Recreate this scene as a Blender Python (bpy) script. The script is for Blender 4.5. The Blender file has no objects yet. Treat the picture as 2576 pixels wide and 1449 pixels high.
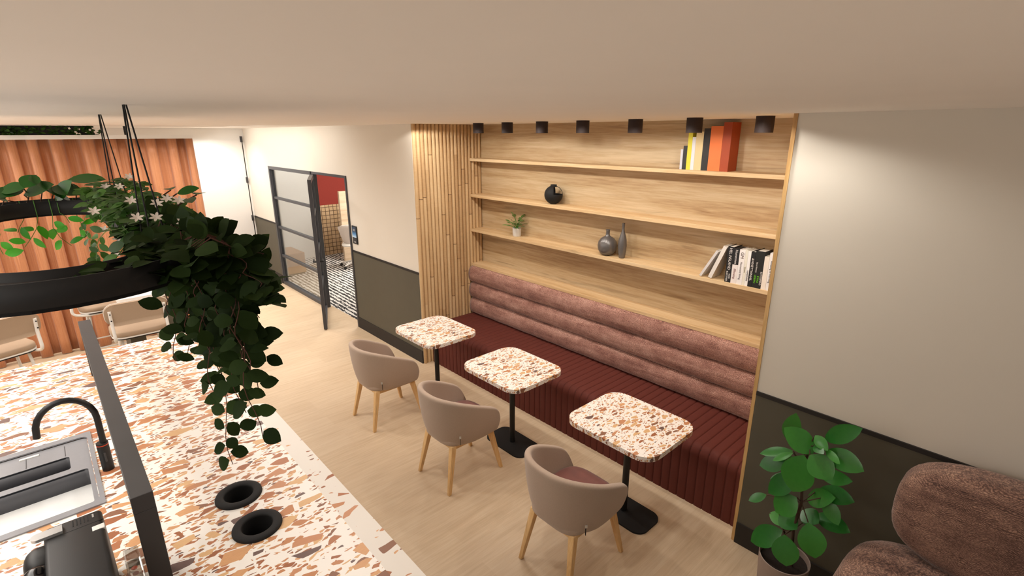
import bpy, bmesh, math, random
from mathutils import Vector, Matrix, Euler
random.seed(7)
sc = bpy.context.scene
COL = sc.collection
PI = math.pi

# ------------------------------------------------------------------ camera
CAM = Vector((1.03097, -2.85988, 2.5)); FPX = 1291.486
cF = Vector((-0.70722146, 0.645495, -0.28839906))
cR = Vector((0.67452648, 0.73824859, -0.001747))
cU = Vector((-0.21178252, 0.19576832, 0.95750871))
cd = bpy.data.cameras.new('camera'); cam = bpy.data.objects.new('camera', cd); COL.objects.link(cam)
cd.sensor_width = 36.0; cd.lens = 36.0 * FPX / 2576.0; cd.clip_start = 0.02
cam.matrix_world = Matrix(((cR.x, cU.x, -cF.x, CAM.x), (cR.y, cU.y, -cF.y, CAM.y), (cR.z, cU.z, -cF.z, CAM.z), (0, 0, 0, 1)))
sc.camera = cam

def at(u, v, x=None, y=None, z=None):
    """point of the room seen in direction (u, v), on a plane of known depth"""
    d = cF + cR * ((u - 1288) / FPX) - cU * ((v - 724.5) / FPX)
    t = (z - CAM.z) / d.z if z is not None else ((y - CAM.y) / d.y if y is not None else (x - CAM.x) / d.x)
    return CAM + d * t

# ------------------------------------------------------------------ world, lights, exposure
w = bpy.data.worlds.new('world'); sc.world = w; w.use_nodes = True
w.node_tree.nodes['Background'].inputs[0].default_value = (1.0, 0.95, 0.89, 1)
w.node_tree.nodes['Background'].inputs[1].default_value = 0.26
sc.view_settings.view_transform = 'Standard'; sc.view_settings.look = 'None'
sc.view_settings.exposure = 0.0; sc.view_settings.gamma = 1.0
sc.view_settings.use_curve_mapping = False

CEIL = 2.593
WARM = (1.0, 0.95, 0.88)
NEUT = (1.0, 0.97, 0.93)
def lamp(name, kind, loc, energy, color=NEUT, rot=(0, 0, 0), **kw):
    l = bpy.data.lights.new(name, kind); o = bpy.data.objects.new(name, l); COL.objects.link(o)
    o.location = loc; o.rotation_euler = rot; l.energy = energy; l.color = color
    for k, v in kw.items(): setattr(l, k, v)
    return o
def area(name, x, y, sx, sy, e, color=NEUT, z=CEIL - 0.02, rot=(0, 0, 0)):
    return lamp(name, 'AREA', (x, y, z), e, color, rot, shape='RECTANGLE', size=sx, size_y=sy)
# ceiling panels over the kitchen
area('kitchen_ceiling_light', -2.2, -4.0, 4.5, 1.0, 60)
area('kitchen_ceiling_light', -6.5, -4.6, 3.0, 1.0, 50)
# recessed downlights along the walkway
for (x, y, e) in [(-8.6, -0.70, 66), (-7.3, -1.2, 56), (-6.0, -1.5, 52), (-4.7, -1.5, 42), (-3.4, -1.5, 36), (-2.1, -1.6, 27), (-0.8, -1.6, 17), (-6.1, -1.85, 30), (-5.7, -3.2, 70), (-3.9, -2.2, 26)]:
    lamp('ceiling_downlight', 'SPOT', (x, y, CEIL - 0.012), e, NEUT, spot_size=math.radians(155), spot_blend=0.8, shadow_soft_size=0.05)
for (x, e) in [(-8.3, 28), (-7.4, 30), (-6.5, 30), (-5.6, 19)]:  # extra lamps without fixtures, added to brighten the left of the back wall
    lamp('added_wall_fill', 'SPOT', (x, -0.95, CEIL - 0.012), e * 1.25, NEUT, (math.radians(35), 0, 0), spot_size=math.radians(150), spot_blend=0.6, shadow_soft_size=0.04)
lamp('ceiling_downlight', 'SPOT', (0.10, -0.42, CEIL - 0.012), 13, WARM, (0, 0, 0), spot_size=math.radians(160), spot_blend=0.5, shadow_soft_size=0.05)
for x in (-6.8, -1.6):   # unseen uplights, added to brighten the ceiling and upper walls
    area('added_ceiling_uplight', x, -4.7, 4.6, 0.3, 60, NEUT, 1.95, (PI - math.radians(18), 0, 0))
# wall-washing downlights in front of the alcove
for (x, e) in [(-3.30, 15), (-2.70, 18), (-2.10, 19), (-1.50, 19), (-0.90, 19), (-0.30, 19)]:
    lamp('alcove_downlight', 'SPOT', (x, -0.10, CEIL - 0.012), e, WARM, (math.radians(8), 0, 0), spot_size=math.radians(157), spot_blend=0.12, shadow_soft_size=0.04)
# meeting room
area('meeting_room_light', -7.4, 2.2, 1.6, 1.2, 120, (1, 0.93, 0.84), CEIL - 0.03)

# ------------------------------------------------------------------ material helpers
MATS = {}
def srgb(r, g, b):
    f = lambda c: (c / 255 / 12.92) if c / 255 <= 0.04045 else ((c / 255 + 0.055) / 1.055) ** 2.4
    return (f(r), f(g), f(b), 1.0)
class NT:
    def __init__(s, name):
        s.m = bpy.data.materials.new(name); s.m.use_nodes = True; s.t = s.m.node_tree
        s.b = s.t.nodes['Principled BSDF']; s.out = s.t.nodes['Material Output']; MATS[name] = s.m
    def n(s, typ, **kw):
        nd = s.t.nodes.new('ShaderNode' + typ)
        for k, v in kw.items():
            if k.startswith('i_'):
                key = k[2:]; key = int(key) if key.isdigit() else key.replace('_', ' ')
                if isinstance(v, bpy.types.NodeSocket): s.t.links.new(v, nd.inputs[key])
                else: nd.inputs[key].default_value = v
            else: setattr(nd, k, v)
        return nd
    def l(s, a, b): s.t.links.new(a, b)
    def obj(s): return s.n('TexCoord').outputs['Object']
    def map(s, vec, scale=(1, 1, 1), rot=(0, 0, 0), loc=(0, 0, 0)):
        return s.n('Mapping', i_Vector=vec, i_Scale=scale, i_Rotation=rot, i_Location=loc).outputs[0]
    def noise(s, vec, scale=5, detail=3, rough=0.5, dist=0.0, out='Fac'):
        return s.n('TexNoise', i_Vector=vec, i_Scale=scale, i_Detail=detail, i_Roughness=rough, i_Distortion=dist).outputs[out]
    def ramp(s, fac, stops, interp='LINEAR'):
        r = s.n('ValToRGB', i_Fac=fac); cr = r.color_ramp; cr.interpolation = interp
        while len(cr.elements) < len(stops): cr.elements.new(0.5)
        for e, (p, c) in zip(cr.elements, stops):
            e.position = p; e.color = c if len(c) == 4 else (*c, 1)
        return r.outputs[0]
    def math(s, op, a, b=0.0, c=None):
        nd = s.n('Math', operation=op)
        for i, v in enumerate((a, b) if c is None else (a, b, c)):
            if isinstance(v, bpy.types.NodeSocket): s.l(v, nd.inputs[i])
            else: nd.inputs[i].default_value = v
        return nd.outputs[0]
    def mix(s, fac, a, b, blend='MIX'):
        nd = s.n('Mix', data_type='RGBA', blend_type=blend)
        for i, v in ((0, fac), (6, a), (7, b)):
            if isinstance(v, bpy.types.NodeSocket): s.l(v, nd.inputs[i])
            else: nd.inputs[i].default_value = v
        return nd.outputs[2]
    def bump(s, h, strength=0.3, dist=0.005):
        s.l(s.n('Bump', i_Strength=strength, i_Distance=dist, i_Height=h).outputs[0], s.b.inputs['Normal'])
    def set(s, color=None, rough=None, metal=None, **kw):
        def p(k, v):
            if isinstance(v, bpy.types.NodeSocket): s.l(v, s.b.inputs[k])
            else: s.b.inputs[k].default_value = v
        if color is not None: p('Base Color', color)
        if rough is not None: p('Roughness', rough)
        if metal is not None: p('Metallic', metal)
        for k, v in kw.items(): p(k.replace('_', ' '), v)
        return s.m

def plain(name, col, rough=0.5, metal=0.0, var=0.06, scale=30, bump=0.0, **kw):
    t = NT(name); n = t.noise(t.obj(), scale, 3)
    c2 = tuple(max(0, x * (1 - var)) for x in col[:3]) + (1,)
    c1 = tuple(min(1, x * (1 + var)) for x in col[:3]) + (1,)
    t.set(t.mix(n, c2, c1), rough, metal, **kw)
    if bump: t.bump(n, bump, 0.002)
    return t.m

def m_wood(name, grain='X', dark=(120, 78, 40), mid=(176, 128, 76), light=(208, 166, 112), scale=1.0, joint=False, rough=0.55):
    t = NT(name); o = t.obj()
    st = {'X': (0.35, 6, 6), 'Y': (6, 0.35, 6), 'Z': (6, 6, 0.35)}[grain]
    st = tuple(v * scale for v in st)
    v = t.map(o, st)
    big = t.noise(v, 1.6, 4, 0.55, 0.6)
    fine = t.noise(t.map(o, tuple(x * 5 for x in st)), 2.2, 5, 0.65, 0.3)
    crack = t.noise(t.map(o, tuple(x * 1.2 for x in st), loc=(3, 1, 2)), 2.0, 6, 0.6, 1.2)
    f = t.math('ADD', t.math('MULTIPLY', big, 0.6), t.math('MULTIPLY', fine, 0.4))
    c = t.ramp(f, [(0.30, srgb(*dark)), (0.46, srgb(*mid)), (0.62, srgb(*light)), (0.8, srgb(*[min(255, x + 14) for x in light]))])
    ck = t.ramp(crack, [(0.60, (0, 0, 0, 1)), (0.72, (1, 1, 1, 1))])
    c = t.mix(t.math('MULTIPLY', ck, 0.45), c, srgb(*[int(x * 0.72) for x in dark]))
    t.set(c, rough); t.bump(fine, 0.12, 0.002)
    return t.m

def m_terrazzo(name, s=1.0, bare=None, keeps=(0.5, 0.5, 0.62), base=(242, 236, 228)):
    t = NT(name); o = t.obj()
    warp = t.noise(o, 7 * s, 2, out='Color')
    v = t.n('VectorMath', operation='ADD', i_0=o, i_1=t.n('VectorMath', operation='SCALE', i_0=t.n('VectorMath', operation='SUBTRACT', i_0=warp, i_1=(0.5, 0.5, 0.5)).outputs[0], i_Scale=0.022 / s).outputs[0]).outputs[0]
    base = srgb(*base)
    chips = [(0.0, srgb(158, 98, 66)), (0.14, srgb(196, 136, 94)), (0.30, srgb(218, 166, 118)), (0.46, srgb(178, 116, 80)), (0.62, srgb(226, 184, 134)), (0.76, srgb(136, 96, 76)), (0.86, srgb(202, 144, 106)), (0.95, srgb(98, 84, 84))]
    col = base
    for (sc_, ang, edge, keep, k) in [(34, 0.9, 0.12, keeps[0], 0), (19, 0.35, 0.10, keeps[1], 1), (10.5, 0.6, 0.07, keeps[2], 2)]:
        mv = t.map(v, (sc_ * s * 1.65, sc_ * s * 0.85, sc_ * s), (0, 0, ang), (k * 3.7, k * 1.3, 0.31))
        f1 = t.n('TexVoronoi', feature='F1', i_Vector=mv, i_Scale=1.0, i_Randomness=1.0)
        de = t.n('TexVoronoi', feature='DISTANCE_TO_EDGE', i_Vector=mv, i_Scale=1.0, i_Randomness=1.0)
        sep = t.n('SeparateColor', i_Color=f1.outputs['Color'])
        rnd, rnd2 = sep.outputs[0], sep.outputs[1]
        inside = t.math('GREATER_THAN', de.outputs['Distance'], t.math('MULTIPLY_ADD', sep.outputs[2], 0.12, edge))
        kept = t.math('LESS_THAN', rnd2, keep)
        mk = t.math('MULTIPLY', inside, kept)
        cc = t.ramp(rnd, chips, 'CONSTANT')
        gr = t.noise(t.map(o, (90 * s, 14 * s, 30), (0, 0, 1.1)), 3, 3)
        cc = t.mix(t.math('MULTIPLY', gr, 0.35), cc, srgb(150, 96, 60))
        if bare: mk = t.math('MULTIPLY', mk, t.math('LESS_THAN', t.n('SeparateColor', i_Color=f1.outputs['Color']).outputs[2], bare))
        col = t.mix(mk, col, cc)
    t.set(col, 0.38, 0.0)
    t.b.inputs['Specular IOR Level'].default_value = 0.4
    return t.m

def m_boucle(name, c1, c2, c3, s=1.0, streak=(1.2, 9, 9)):
    t = NT(name); o = t.obj()
    v = t.map(o, (s, s, s))
    w1 = t.noise(v, 11, 3, out='Color')
    vv = t.n('VectorMath', operation='ADD', i_0=v, i_1=t.n('VectorMath', operation='SCALE', i_0=w1, i_Scale=0.06).outputs[0]).outputs[0]
    wv = t.n('TexWave', wave_type='BANDS', bands_direction='Z', i_Vector=vv, i_Scale=52, i_Distortion=5.0, i_Detail=3, i_Detail_Scale=3.0).outputs['Fac']
    ck = t.n('TexVoronoi', feature='DISTANCE_TO_EDGE', i_Vector=t.map(vv, (75, 75, 210)), i_Scale=1.0).outputs['Distance']
    cks = t.ramp(ck, [(0.02, (0, 0, 0, 1)), (0.20, (1, 1, 1, 1))])
    st = t.noise(t.map(o, streak), 1.6, 4, 0.6, 0.8)
    bl = t.noise(v, 9, 3, 0.6)
    f = t.math('ADD', t.math('MULTIPLY', wv, 0.22), t.math('ADD', t.math('MULTIPLY', st, 0.48), t.math('MULTIPLY', bl, 0.30)))
    c = t.ramp(f, [(0.28, srgb(*c3)), (0.50, srgb(*c1)), (0.72, srgb(*c2))])
    c = t.mix(t.math('SUBTRACT', 0.58, t.math('MULTIPLY', cks, 0.58)), c, srgb(*c3))
    t.set(c, 0.85, Sheen_Weight=0.3, Sheen_Roughness=0.4)
    t.bump(t.math('ADD', wv, cks), 0.3, 0.002)
    return t.m

def m_leaf(name, dark, light, rough=0.4, trans=0.15, spec=0.35):
    t = NT(name)
    g = t.n('NewGeometry')
    n = t.noise(t.obj(), 60, 2)
    f = t.math('ADD', t.math('MULTIPLY', g.outputs['Random Per Island'], 0.75), t.math('MULTIPLY', n, 0.25))
    t.set(t.ramp(f, [(0.0, srgb(*dark)), (1.0, srgb(*light))]), rough)
    t.b.inputs['Specular IOR Level'].default_value = spec
    if trans:
        tr = t.n('BsdfTranslucent', i_Color=srgb(*light))
        mx = t.n('MixShader', i_Fac=trans)
        t.l(t.b.outputs[0], mx.inputs[1]); t.l(tr.outputs[0], mx.inputs[2]); t.l(mx.outputs[0], t.out.inputs[0])
    return t.m

def m_glass(name, tint=(0.93, 0.95, 0.95), refl=0.08, rough=0.02):
    t = NT(name)
    tr = t.n('BsdfTransparent', i_Color=(*tint, 1)); gl = t.n('BsdfGlossy', i_Roughness=rough)
    fr = t.n('LayerWeight', i_Blend=0.25)
    mx = t.n('MixShader', i_Fac=t.math('MULTIPLY_ADD', fr.outputs['Fresnel'], 0.5, refl))
    t.l(tr.outputs[0], mx.inputs[1]); t.l(gl.outputs[0], mx.inputs[2]); t.l(mx.outputs[0], t.out.inputs[0])
    return t.m

# ------------------------------------------------------------------ materials
M_ceil = plain('ceiling_paint', srgb(244, 238, 230), 0.95, var=0.02, scale=4)
M_wall = plain('wall_paint', srgb(226, 218, 204), 0.9, var=0.015, scale=6)
M_wallw = plain('white_wall_paint', srgb(238, 236, 232), 0.9, var=0.01)
M_dado = plain('olive_dado_paint', srgb(88, 83, 69), 0.7, var=0.07, scale=7)
M_skirt = plain('dark_skirting_paint', srgb(36, 31, 28), 0.65)
M_black = plain('black_powder_coat', srgb(22, 21, 21), 0.5)
M_blackm = plain('matt_black', srgb(12, 11, 11), 0.75)
M_gantry = plain('anthracite_steel', srgb(62, 60, 60), 0.55, var=0.12, scale=6)
M_frame = plain('dark_grey_door_frame', srgb(62, 62, 66), 0.45)
M_spot = plain('dark_bronze_spot', srgb(42, 28, 25), 0.75)
M_oak = m_wood('oak_panel', 'X', (150, 114, 74), (187, 158, 118), (206, 183, 147))
M_oaks = m_wood('oak_shelf', 'X', (188, 150, 102), (212, 178, 132), (226, 198, 156), 1.2)
M_edge = m_wood('oak_edging', 'Z', (170, 122, 66), (206, 164, 104), (226, 188, 132))
M_beech = m_wood('beech_leg', 'Z', (200, 150, 92), (224, 180, 122), (236, 198, 144), 1.5, rough=0.45)
M_terr = m_terrazzo('terrazzo', 1.12, None, (0.50, 0.50, 0.58))
M_terrs = m_terrazzo('terrazzo_fine', 2.0, None, (0.42, 0.36, 0.42))
M_strip = m_terrazzo('pale_terrazzo_border', 1.5, 0.06, base=(226, 218, 208))
M_taupe = plain('taupe_wool', srgb(176, 154, 136), 0.95, var=0.08, scale=160, bump=0.15, Sheen_Weight=0.25)
M_cush = plain('rust_velvet', srgb(116, 62, 52), 0.75, var=0.3, scale=14, Sheen_Weight=0.4)
M_seat = plain('oxblood_leather', srgb(98, 48, 40), 0.7, var=0.06, scale=20)
M_seat.node_tree.nodes['Principled BSDF'].inputs['Specular IOR Level'].default_value = 0.2
M_back = m_boucle('pink_chenille', (180, 128, 112), (228, 188, 170), (88, 52, 44), 1.0)
M_chair = m_boucle('brown_chenille', (146, 108, 92), (198, 158, 134), (62, 40, 34), 1.0, (1.5, 10, 10))
M_white = plain('white_powder_coat', srgb(236, 232, 226), 0.4)
M_stool = plain('beige_upholstery', srgb(170, 146, 122), 0.9, var=0.05, scale=120)
M_sink = plain('grey_composite', srgb(138, 138, 142), 0.5, var=0.05, scale=90)
M_basin = plain('lit_basin_floor', srgb(236, 236, 234), 0.35, var=0.02)  # near-white stands in for the light falling on the basin floor
M_basind = plain('dark_basin_wall', srgb(84, 84, 88), 0.5)
M_orange = plain('orange_ring', srgb(220, 72, 30), 0.4)
M_silver = plain('brushed_silver', srgb(205, 205, 205), 0.3, 0.7)
M_pewter = plain('pewter_glaze', srgb(112, 108, 106), 0.32, 0.45, var=0.1, scale=8)
M_pot = plain('white_ceramic', srgb(222, 218, 212), 0.4)
M_potg = plain('taupe_planter', srgb(150, 132, 122), 0.6)
M_soil = plain('soil', srgb(40, 30, 24), 1.0, var=0.5, scale=120, bump=0.6)
M_stem = plain('brown_stem', srgb(70, 48, 34), 0.8)
M_stemg = plain('green_stem', srgb(70, 120, 40), 0.7)
M_leafd = m_leaf('dark_leaf', (20, 34, 12), (46, 64, 26), 0.7, 0.06, 0.08)
M_leafm = m_leaf('ivy_leaf', (26, 60, 12), (66, 108, 30), 0.5)
M_leafb = m_leaf('broad_leaf', (14, 66, 10), (34, 98, 20), 0.45)
M_leafl = m_leaf('bright_leaf', (40, 130, 20), (84, 176, 40), 0.5)
M_leafr = m_leaf('rubber_leaf', (26, 92, 32), (72, 148, 56), 0.28, 0.1, 0.5)
M_petal = plain('white_petal', srgb(238, 226, 214), 0.6)
M_glass = m_glass('clear_glass')
M_jar = m_glass('smoky_plastic', (0.80, 0.79, 0.77), 0.12)
M_red = plain('deep_red_paint', srgb(140, 48, 38), 0.85)
M_fpanel = m_wood('limed_oak_panel', 'Y', (176, 150, 122), (200, 176, 148), (216, 194, 168), 1.4)

def m_floor():
    t = NT('pale_oak_floor'); o = t.obj()
    br = t.n('TexBrick', offset=0.37, i_Vector=t.map(o, (1, 1, 1), (0, 0, PI / 2)), i_Color1=(0.42, 0.42, 0.42, 1), i_Color2=(0.60, 0.60, 0.60, 1), i_Mortar=(0.5, 0.5, 0.5, 1), i_Scale=1.0, i_Mortar_Size=0.0006)
    br.inputs['Brick Width'].default_value = 1.3; br.inputs['Row Height'].default_value = 0.19
    g1 = t.noise(t.map(o, (14, 0.8, 1)), 3, 5, 0.6, 0.3)
    g2 = t.noise(t.map(o, (60, 2.0, 1)), 3, 4, 0.6)
    f = t.math('ADD', t.math('MULTIPLY', br.outputs['Color'], 0.35), t.math('ADD', t.math('MULTIPLY', g1, 0.40), t.math('MULTIPLY', g2, 0.25)))
    c = t.ramp(f, [(0.30, srgb(186, 159, 126)), (0.5, srgb(207, 182, 151)), (0.72, srgb(222, 202, 174))])
    t.set(c, 0.5); t.bump(g2, 0.05, 0.001)
    return t.m
M_floor = m_floor()

def m_slat():
    t = NT('rattan_slat'); o = t.obj()
    sx = t.n('SeparateXYZ', i_0=o)
    idx = t.math('FLOOR', t.math('DIVIDE', sx.outputs[1], 0.0461))
    rnd = t.n('TexWhiteNoise', noise_dimensions='1D', i_W=idx).outputs['Value']
    zo = t.math('ADD', sx.outputs[2], t.math('MULTIPLY', rnd, 3.1))
    seg = t.math('FLOOR', t.math('DIVIDE', zo, 1.15))
    rnd2 = t.n('TexWhiteNoise', noise_dimensions='2D', i_Vector=t.n('CombineXYZ', i_0=idx, i_1=seg).outputs[0]).outputs['Value']
    fr = t.math('FRACT', t.math('DIVIDE', zo, 1.15))
    jo = t.math('MULTIPLY', t.math('LESS_THAN', fr, 0.006), t.math('LESS_THAN', rnd2, 0.6))
    g = t.noise(t.map(o, (30, 30, 1.6)), 3, 4)
    h = t.noise(t.map(o, (10, 10, 140)), 2, 3)
    f = t.math('ADD', t.math('MULTIPLY', rnd2, 0.4), t.math('ADD', t.math('MULTIPLY', g, 0.35), t.math('MULTIPLY', h, 0.25)))
    c = t.ramp(f, [(0.2, srgb(178, 140, 96)), (0.5, srgb(208, 173, 127)), (0.8, srgb(224, 195, 151))])
    c = t.mix(t.math('MULTIPLY', jo, 0.75), c, srgb(86, 52, 28))
    t.set(c, 0.6); t.bump(h, 0.12, 0.002)
    return t.m
M_slat = m_slat()

def m_curtain():
    t = NT('copper_satin'); o = t.obj()
    g = t.noise(t.map(o, (40, 40, 1)), 3, 4, 0.6)
    b = t.noise(t.map(o, (3, 3, 0.3)), 2, 3)
    wv = t.noise(t.map(o, (8, 8, 300)), 2, 2)
    f = t.math('ADD', t.math('MULTIPLY', g, 0.5), t.math('ADD', t.math('MULTIPLY', b, 0.35), t.math('MULTIPLY', wv, 0.15)))
    t.set(t.ramp(f, [(0.3, srgb(168, 104, 68)), (0.5, srgb(196, 132, 90)), (0.75, srgb(218, 162, 120))]), 0.42, 0.1, Sheen_Weight=0.3)
    t.bump(g, 0.1, 0.002)
    return t.m
M_curtain = m_curtain()

def m_tile():
    t = NT('tan_grid_tile'); o = t.obj()
    b = t.n('TexBrick', offset=0.0, squash=1.0, i_Vector=t.map(o, (1, 1, 1), (PI / 2, 0, PI / 2)), i_Color1=srgb(206, 180, 146), i_Color2=srgb(190, 160, 122), i_Mortar=srgb(92, 70, 48), i_Scale=1.0, i_Mortar_Size=0.006)
    b.inputs['Brick Width'].default_value = 0.085; b.inputs['Row Height'].default_value = 0.085
    sp = t.n('SeparateXYZ', i_0=o)
    t.l(t.n('CombineXYZ', i_0=sp.outputs[1], i_1=sp.outputs[2]).outputs[0], b.inputs['Vector'])
    t.set(b.outputs['Color'], 0.5); return t.m
M_tile = m_tile()

def m_carpet():
    t = NT('black_and_white_carpet'); o = t.obj()
    wv = t.n('TexWave', wave_type='BANDS', bands_direction='Y', i_Vector=t.map(o, (0.35, 1, 1), (0, 0, 0.06)), i_Scale=4.6, i_Distortion=5.5, i_Detail=4, i_Detail_Scale=7.0, i_Detail_Roughness=0.7).outputs['Fac']
    c = t.ramp(wv, [(0.44, srgb(40, 38, 40)), (0.54, srgb(222, 218, 214))])
    t.set(c, 1.0); return t.m
M_carpet = m_carpet()

def m_screen():
    t = NT('tablet_screen'); o = t.obj()
    z = t.n('SeparateXYZ', i_0=o).outputs[2]
    c = t.ramp(t.math('MULTIPLY_ADD', z, 6.0, 0.5), [(0.0, srgb(150, 170, 180)), (0.25, srgb(190, 205, 210)), (0.55, srgb(70, 120, 160)), (0.8, srgb(20, 44, 66))])
    t.set(c, 0.3); t.l(c, t.b.inputs['Emission Color']); t.b.inputs['Emission Strength'].default_value = 0.5
    return t.m
M_screen = m_screen()
BOOKC = {}
def bookmat(rgb):
    if rgb not in BOOKC: BOOKC[rgb] = plain('book_cover_%d' % len(BOOKC), srgb(*rgb), 0.55, var=0.03)
    return BOOKC[rgb]
M_pages = plain('paper_pages', srgb(232, 226, 214), 0.9, var=0.06, scale=200)

# ------------------------------------------------------------------ mesh helpers
def bm_new(): return bmesh.new()
def obj(name, bm, m, parent=None, smooth=False, loc=None):
    me = bpy.data.meshes.new(name); bmesh.ops.recalc_face_normals(bm, faces=bm.faces[:]); bm.to_mesh(me); bm.free()
    for mm in (m if isinstance(m, (list, tuple)) else [m]): me.materials.append(mm)
    o = bpy.data.objects.new(name, me); COL.objects.link(o)
    if smooth:
        for p in me.polygons: p.use_smooth = True
        if smooth != 'all': me.set_sharp_from_angle(angle=math.radians(40))
    if parent: o.parent = parent
    if loc: o.location = loc
    return o
def tag(o, label, cat, group=None, kind=None):
    if label: o['label'] = label
    if cat: o['category'] = cat
    if group: o['group'] = group
    if kind: o['kind'] = kind
    return o
def thing(name, label, cat, loc=(0, 0, 0), rotz=0.0, group=None):
    o = bpy.data.objects.new(name, None); COL.objects.link(o); o.empty_display_size = 0.05
    o.location = loc; o.rotation_euler = (0, 0, rotz)
    return tag(o, label, cat, group)
def struct(name, bm, m, parent=None, **kw):
    o = obj(name, bm, m, parent, **kw)
    if not parent: o['kind'] = 'structure'
    return o
def dup(root, loc, rotz=0.0, label=None):
    r = root.copy(); COL.objects.link(r); r.location = loc; r.rotation_euler = (0, 0, rotz)
    if label: r['label'] = label
    for ch in list(root.children):
        c = ch.copy(); COL.objects.link(c); c.parent = r
        for g in ch.children:
            d = g.copy(); COL.objects.link(d); d.parent = c
    return r
def box(bm, x0, x1, y0, y1, z0, z1, bev=0.0, mat=None, seg=2):
    r = bmesh.ops.create_cube(bm, size=1.0, matrix=Matrix.Translation(((x0 + x1) / 2, (y0 + y1) / 2, (z0 + z1) / 2)) @ Matrix.Diagonal((abs(x1 - x0), abs(y1 - y0), abs(z1 - z0), 1)))
    vs = r['verts']
    if bev:
        es = list({e for v in vs for e in v.link_edges})
        bmesh.ops.bevel(bm, geom=es, offset=bev, segments=seg, affect='EDGES', profile=0.5, clamp_overlap=True)
    return bm
def B(*a, **k): return box(bm_new(), *a, **k)
def cyl(bm, c, r, h, seg=24, r2=None, mat=None):
    m = Matrix.Translation((c[0], c[1], c[2] + h / 2))
    if mat is not None: m = mat @ m
    bmesh.ops.create_cone(bm, cap_ends=True, segments=seg, radius1=r, radius2=r if r2 is None else r2, depth=h, matrix=m)
    return bm
def lathe(bm, prof, seg=32, c=(0, 0, 0), skip=None):
    rings = []
    for (r, z) in prof:
        if r < 1e-6: rings.append([bm.verts.new((c[0], c[1], c[2] + z))])
        else: rings.append([bm.verts.new((c[0] + r * math.cos(2 * PI * k / seg), c[1] + r * math.sin(2 * PI * k / seg), c[2] + z)) for k in range(seg)])
    for i in range(len(rings) - 1):
        a, b = rings[i], rings[i + 1]
        for k in range(seg):
            k2 = (k + 1) % seg
            if skip and skip(i, k): continue
            try:
                if len(a) == 1 and len(b) > 1: bm.faces.new((a[0], b[k], b[k2]))
                elif len(b) == 1 and len(a) > 1: bm.faces.new((a[k], a[k2], b[0]))
                elif len(a) > 1: bm.faces.new((a[k], a[k2], b[k2], b[k]))
            except ValueError: pass
    return bm
def tube(bm, pts, r, seg=10, caps=True, radii=None):
    pts = [Vector(p) for p in pts]; rings = []
    for i, p in enumerate(pts):
        d = (pts[min(i + 1, len(pts) - 1)] - pts[max(i - 1, 0)]).normalized()
        if i == 0: a = d.orthogonal().normalized()
        else:
            a = (a - d * a.dot(d))
            a = a.normalized() if a.length > 1e-6 else d.orthogonal().normalized()
        b = d.cross(a); rr = radii[i] if radii else r
        rings.append([bm.verts.new(p + (a * math.cos(2 * PI * k / seg) + b * math.sin(2 * PI * k / seg)) * rr) for k in range(seg)])
    for i in range(len(rings) - 1):
        for k in range(seg):
            bm.faces.new((rings[i][k], rings[i][(k + 1) % seg], rings[i + 1][(k + 1) % seg], rings[i + 1][k]))
    if caps:
        bm.faces.new(rings[0][::-1]); bm.faces.new(rings[-1])
    return bm
def fillet(pts, r, n=6):
    pts = [Vector(p) for p in pts]; out = [pts[0]]
    for i in range(1, len(pts) - 1):
        p, a, b = pts[i], pts[i - 1], pts[i + 1]
        da, db = (a - p).normalized(), (b - p).normalized()
        rr = min(r, (a - p).length * 0.49, (b - p).length * 0.49)
        s, e = p + da * rr, p + db * rr
        for k in range(n + 1):
            t = k / n; out.append(s * (1 - t) ** 2 + p * 2 * t * (1 - t) + e * t ** 2)
    out.append(pts[-1]); return out
def rrect(x0, x1, y0, y1, r, n=8):
    rs = r if isinstance(r, (list, tuple)) else [r] * 4
    pts = []
    for (cx, cy, a0, q) in ((x1, y1, 0, rs[0]), (x0, y1, PI / 2, rs[1]), (x0, y0, PI, rs[2]), (x1, y0, 1.5 * PI, rs[3])):
        if q < 1e-5: pts.append((cx, cy)); continue
        ox = cx - q if cx == x1 else cx + q; oy = cy - q if cy == y1 else cy + q
        for k in range(n + 1):
            a = a0 + PI / 2 * k / n; pts.append((ox + q * math.cos(a), oy + q * math.sin(a)))
    return pts
def circle(cx, cy, r, n=32): return [(cx + r * math.cos(2 * PI * k / n), cy + r * math.sin(2 * PI * k / n)) for k in range(n)]
def plate(bm, outline, z0, z1, holes=(), bev=0.0):
    """flat slab with a free outline and holes"""
    loops = [outline] + list(holes); edges = []; tl = []; bl = []
    for lp in loops:
        t = [bm.verts.new((x, y, z1)) for x, y in lp]; b = [bm.verts.new((x, y, z0)) for x, y in lp]
        tl.append(t); bl.append(b)
        for k in range(len(lp)):
            bm.faces.new((t[k], t[(k + 1) % len(lp)], b[(k + 1) % len(lp)], b[k]))
    for group in (tl, bl):
        if len(loops) == 1: bm.faces.new(group[0]); continue
        es = []
        for vs in group:
            for k in range(len(vs)):
                es.append(bm.edges.get((vs[k], vs[(k + 1) % len(vs)])))
        bmesh.ops.triangle_fill(bm, edges=es, use_beauty=True, use_dissolve=False)
    if bev:
        bm.edges.ensure_lookup_table()
        es = [e for e in bm.edges if len(e.link_faces) == 2 and abs(e.verts[0].co.z - e.verts[1].co.z) < 1e-6 and e.calc_face_angle(0) > 1.0]
        bmesh.ops.bevel(bm, geom=es, offset=bev, segments=2, affect='EDGES', profile=0.5)
    return bm
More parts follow.
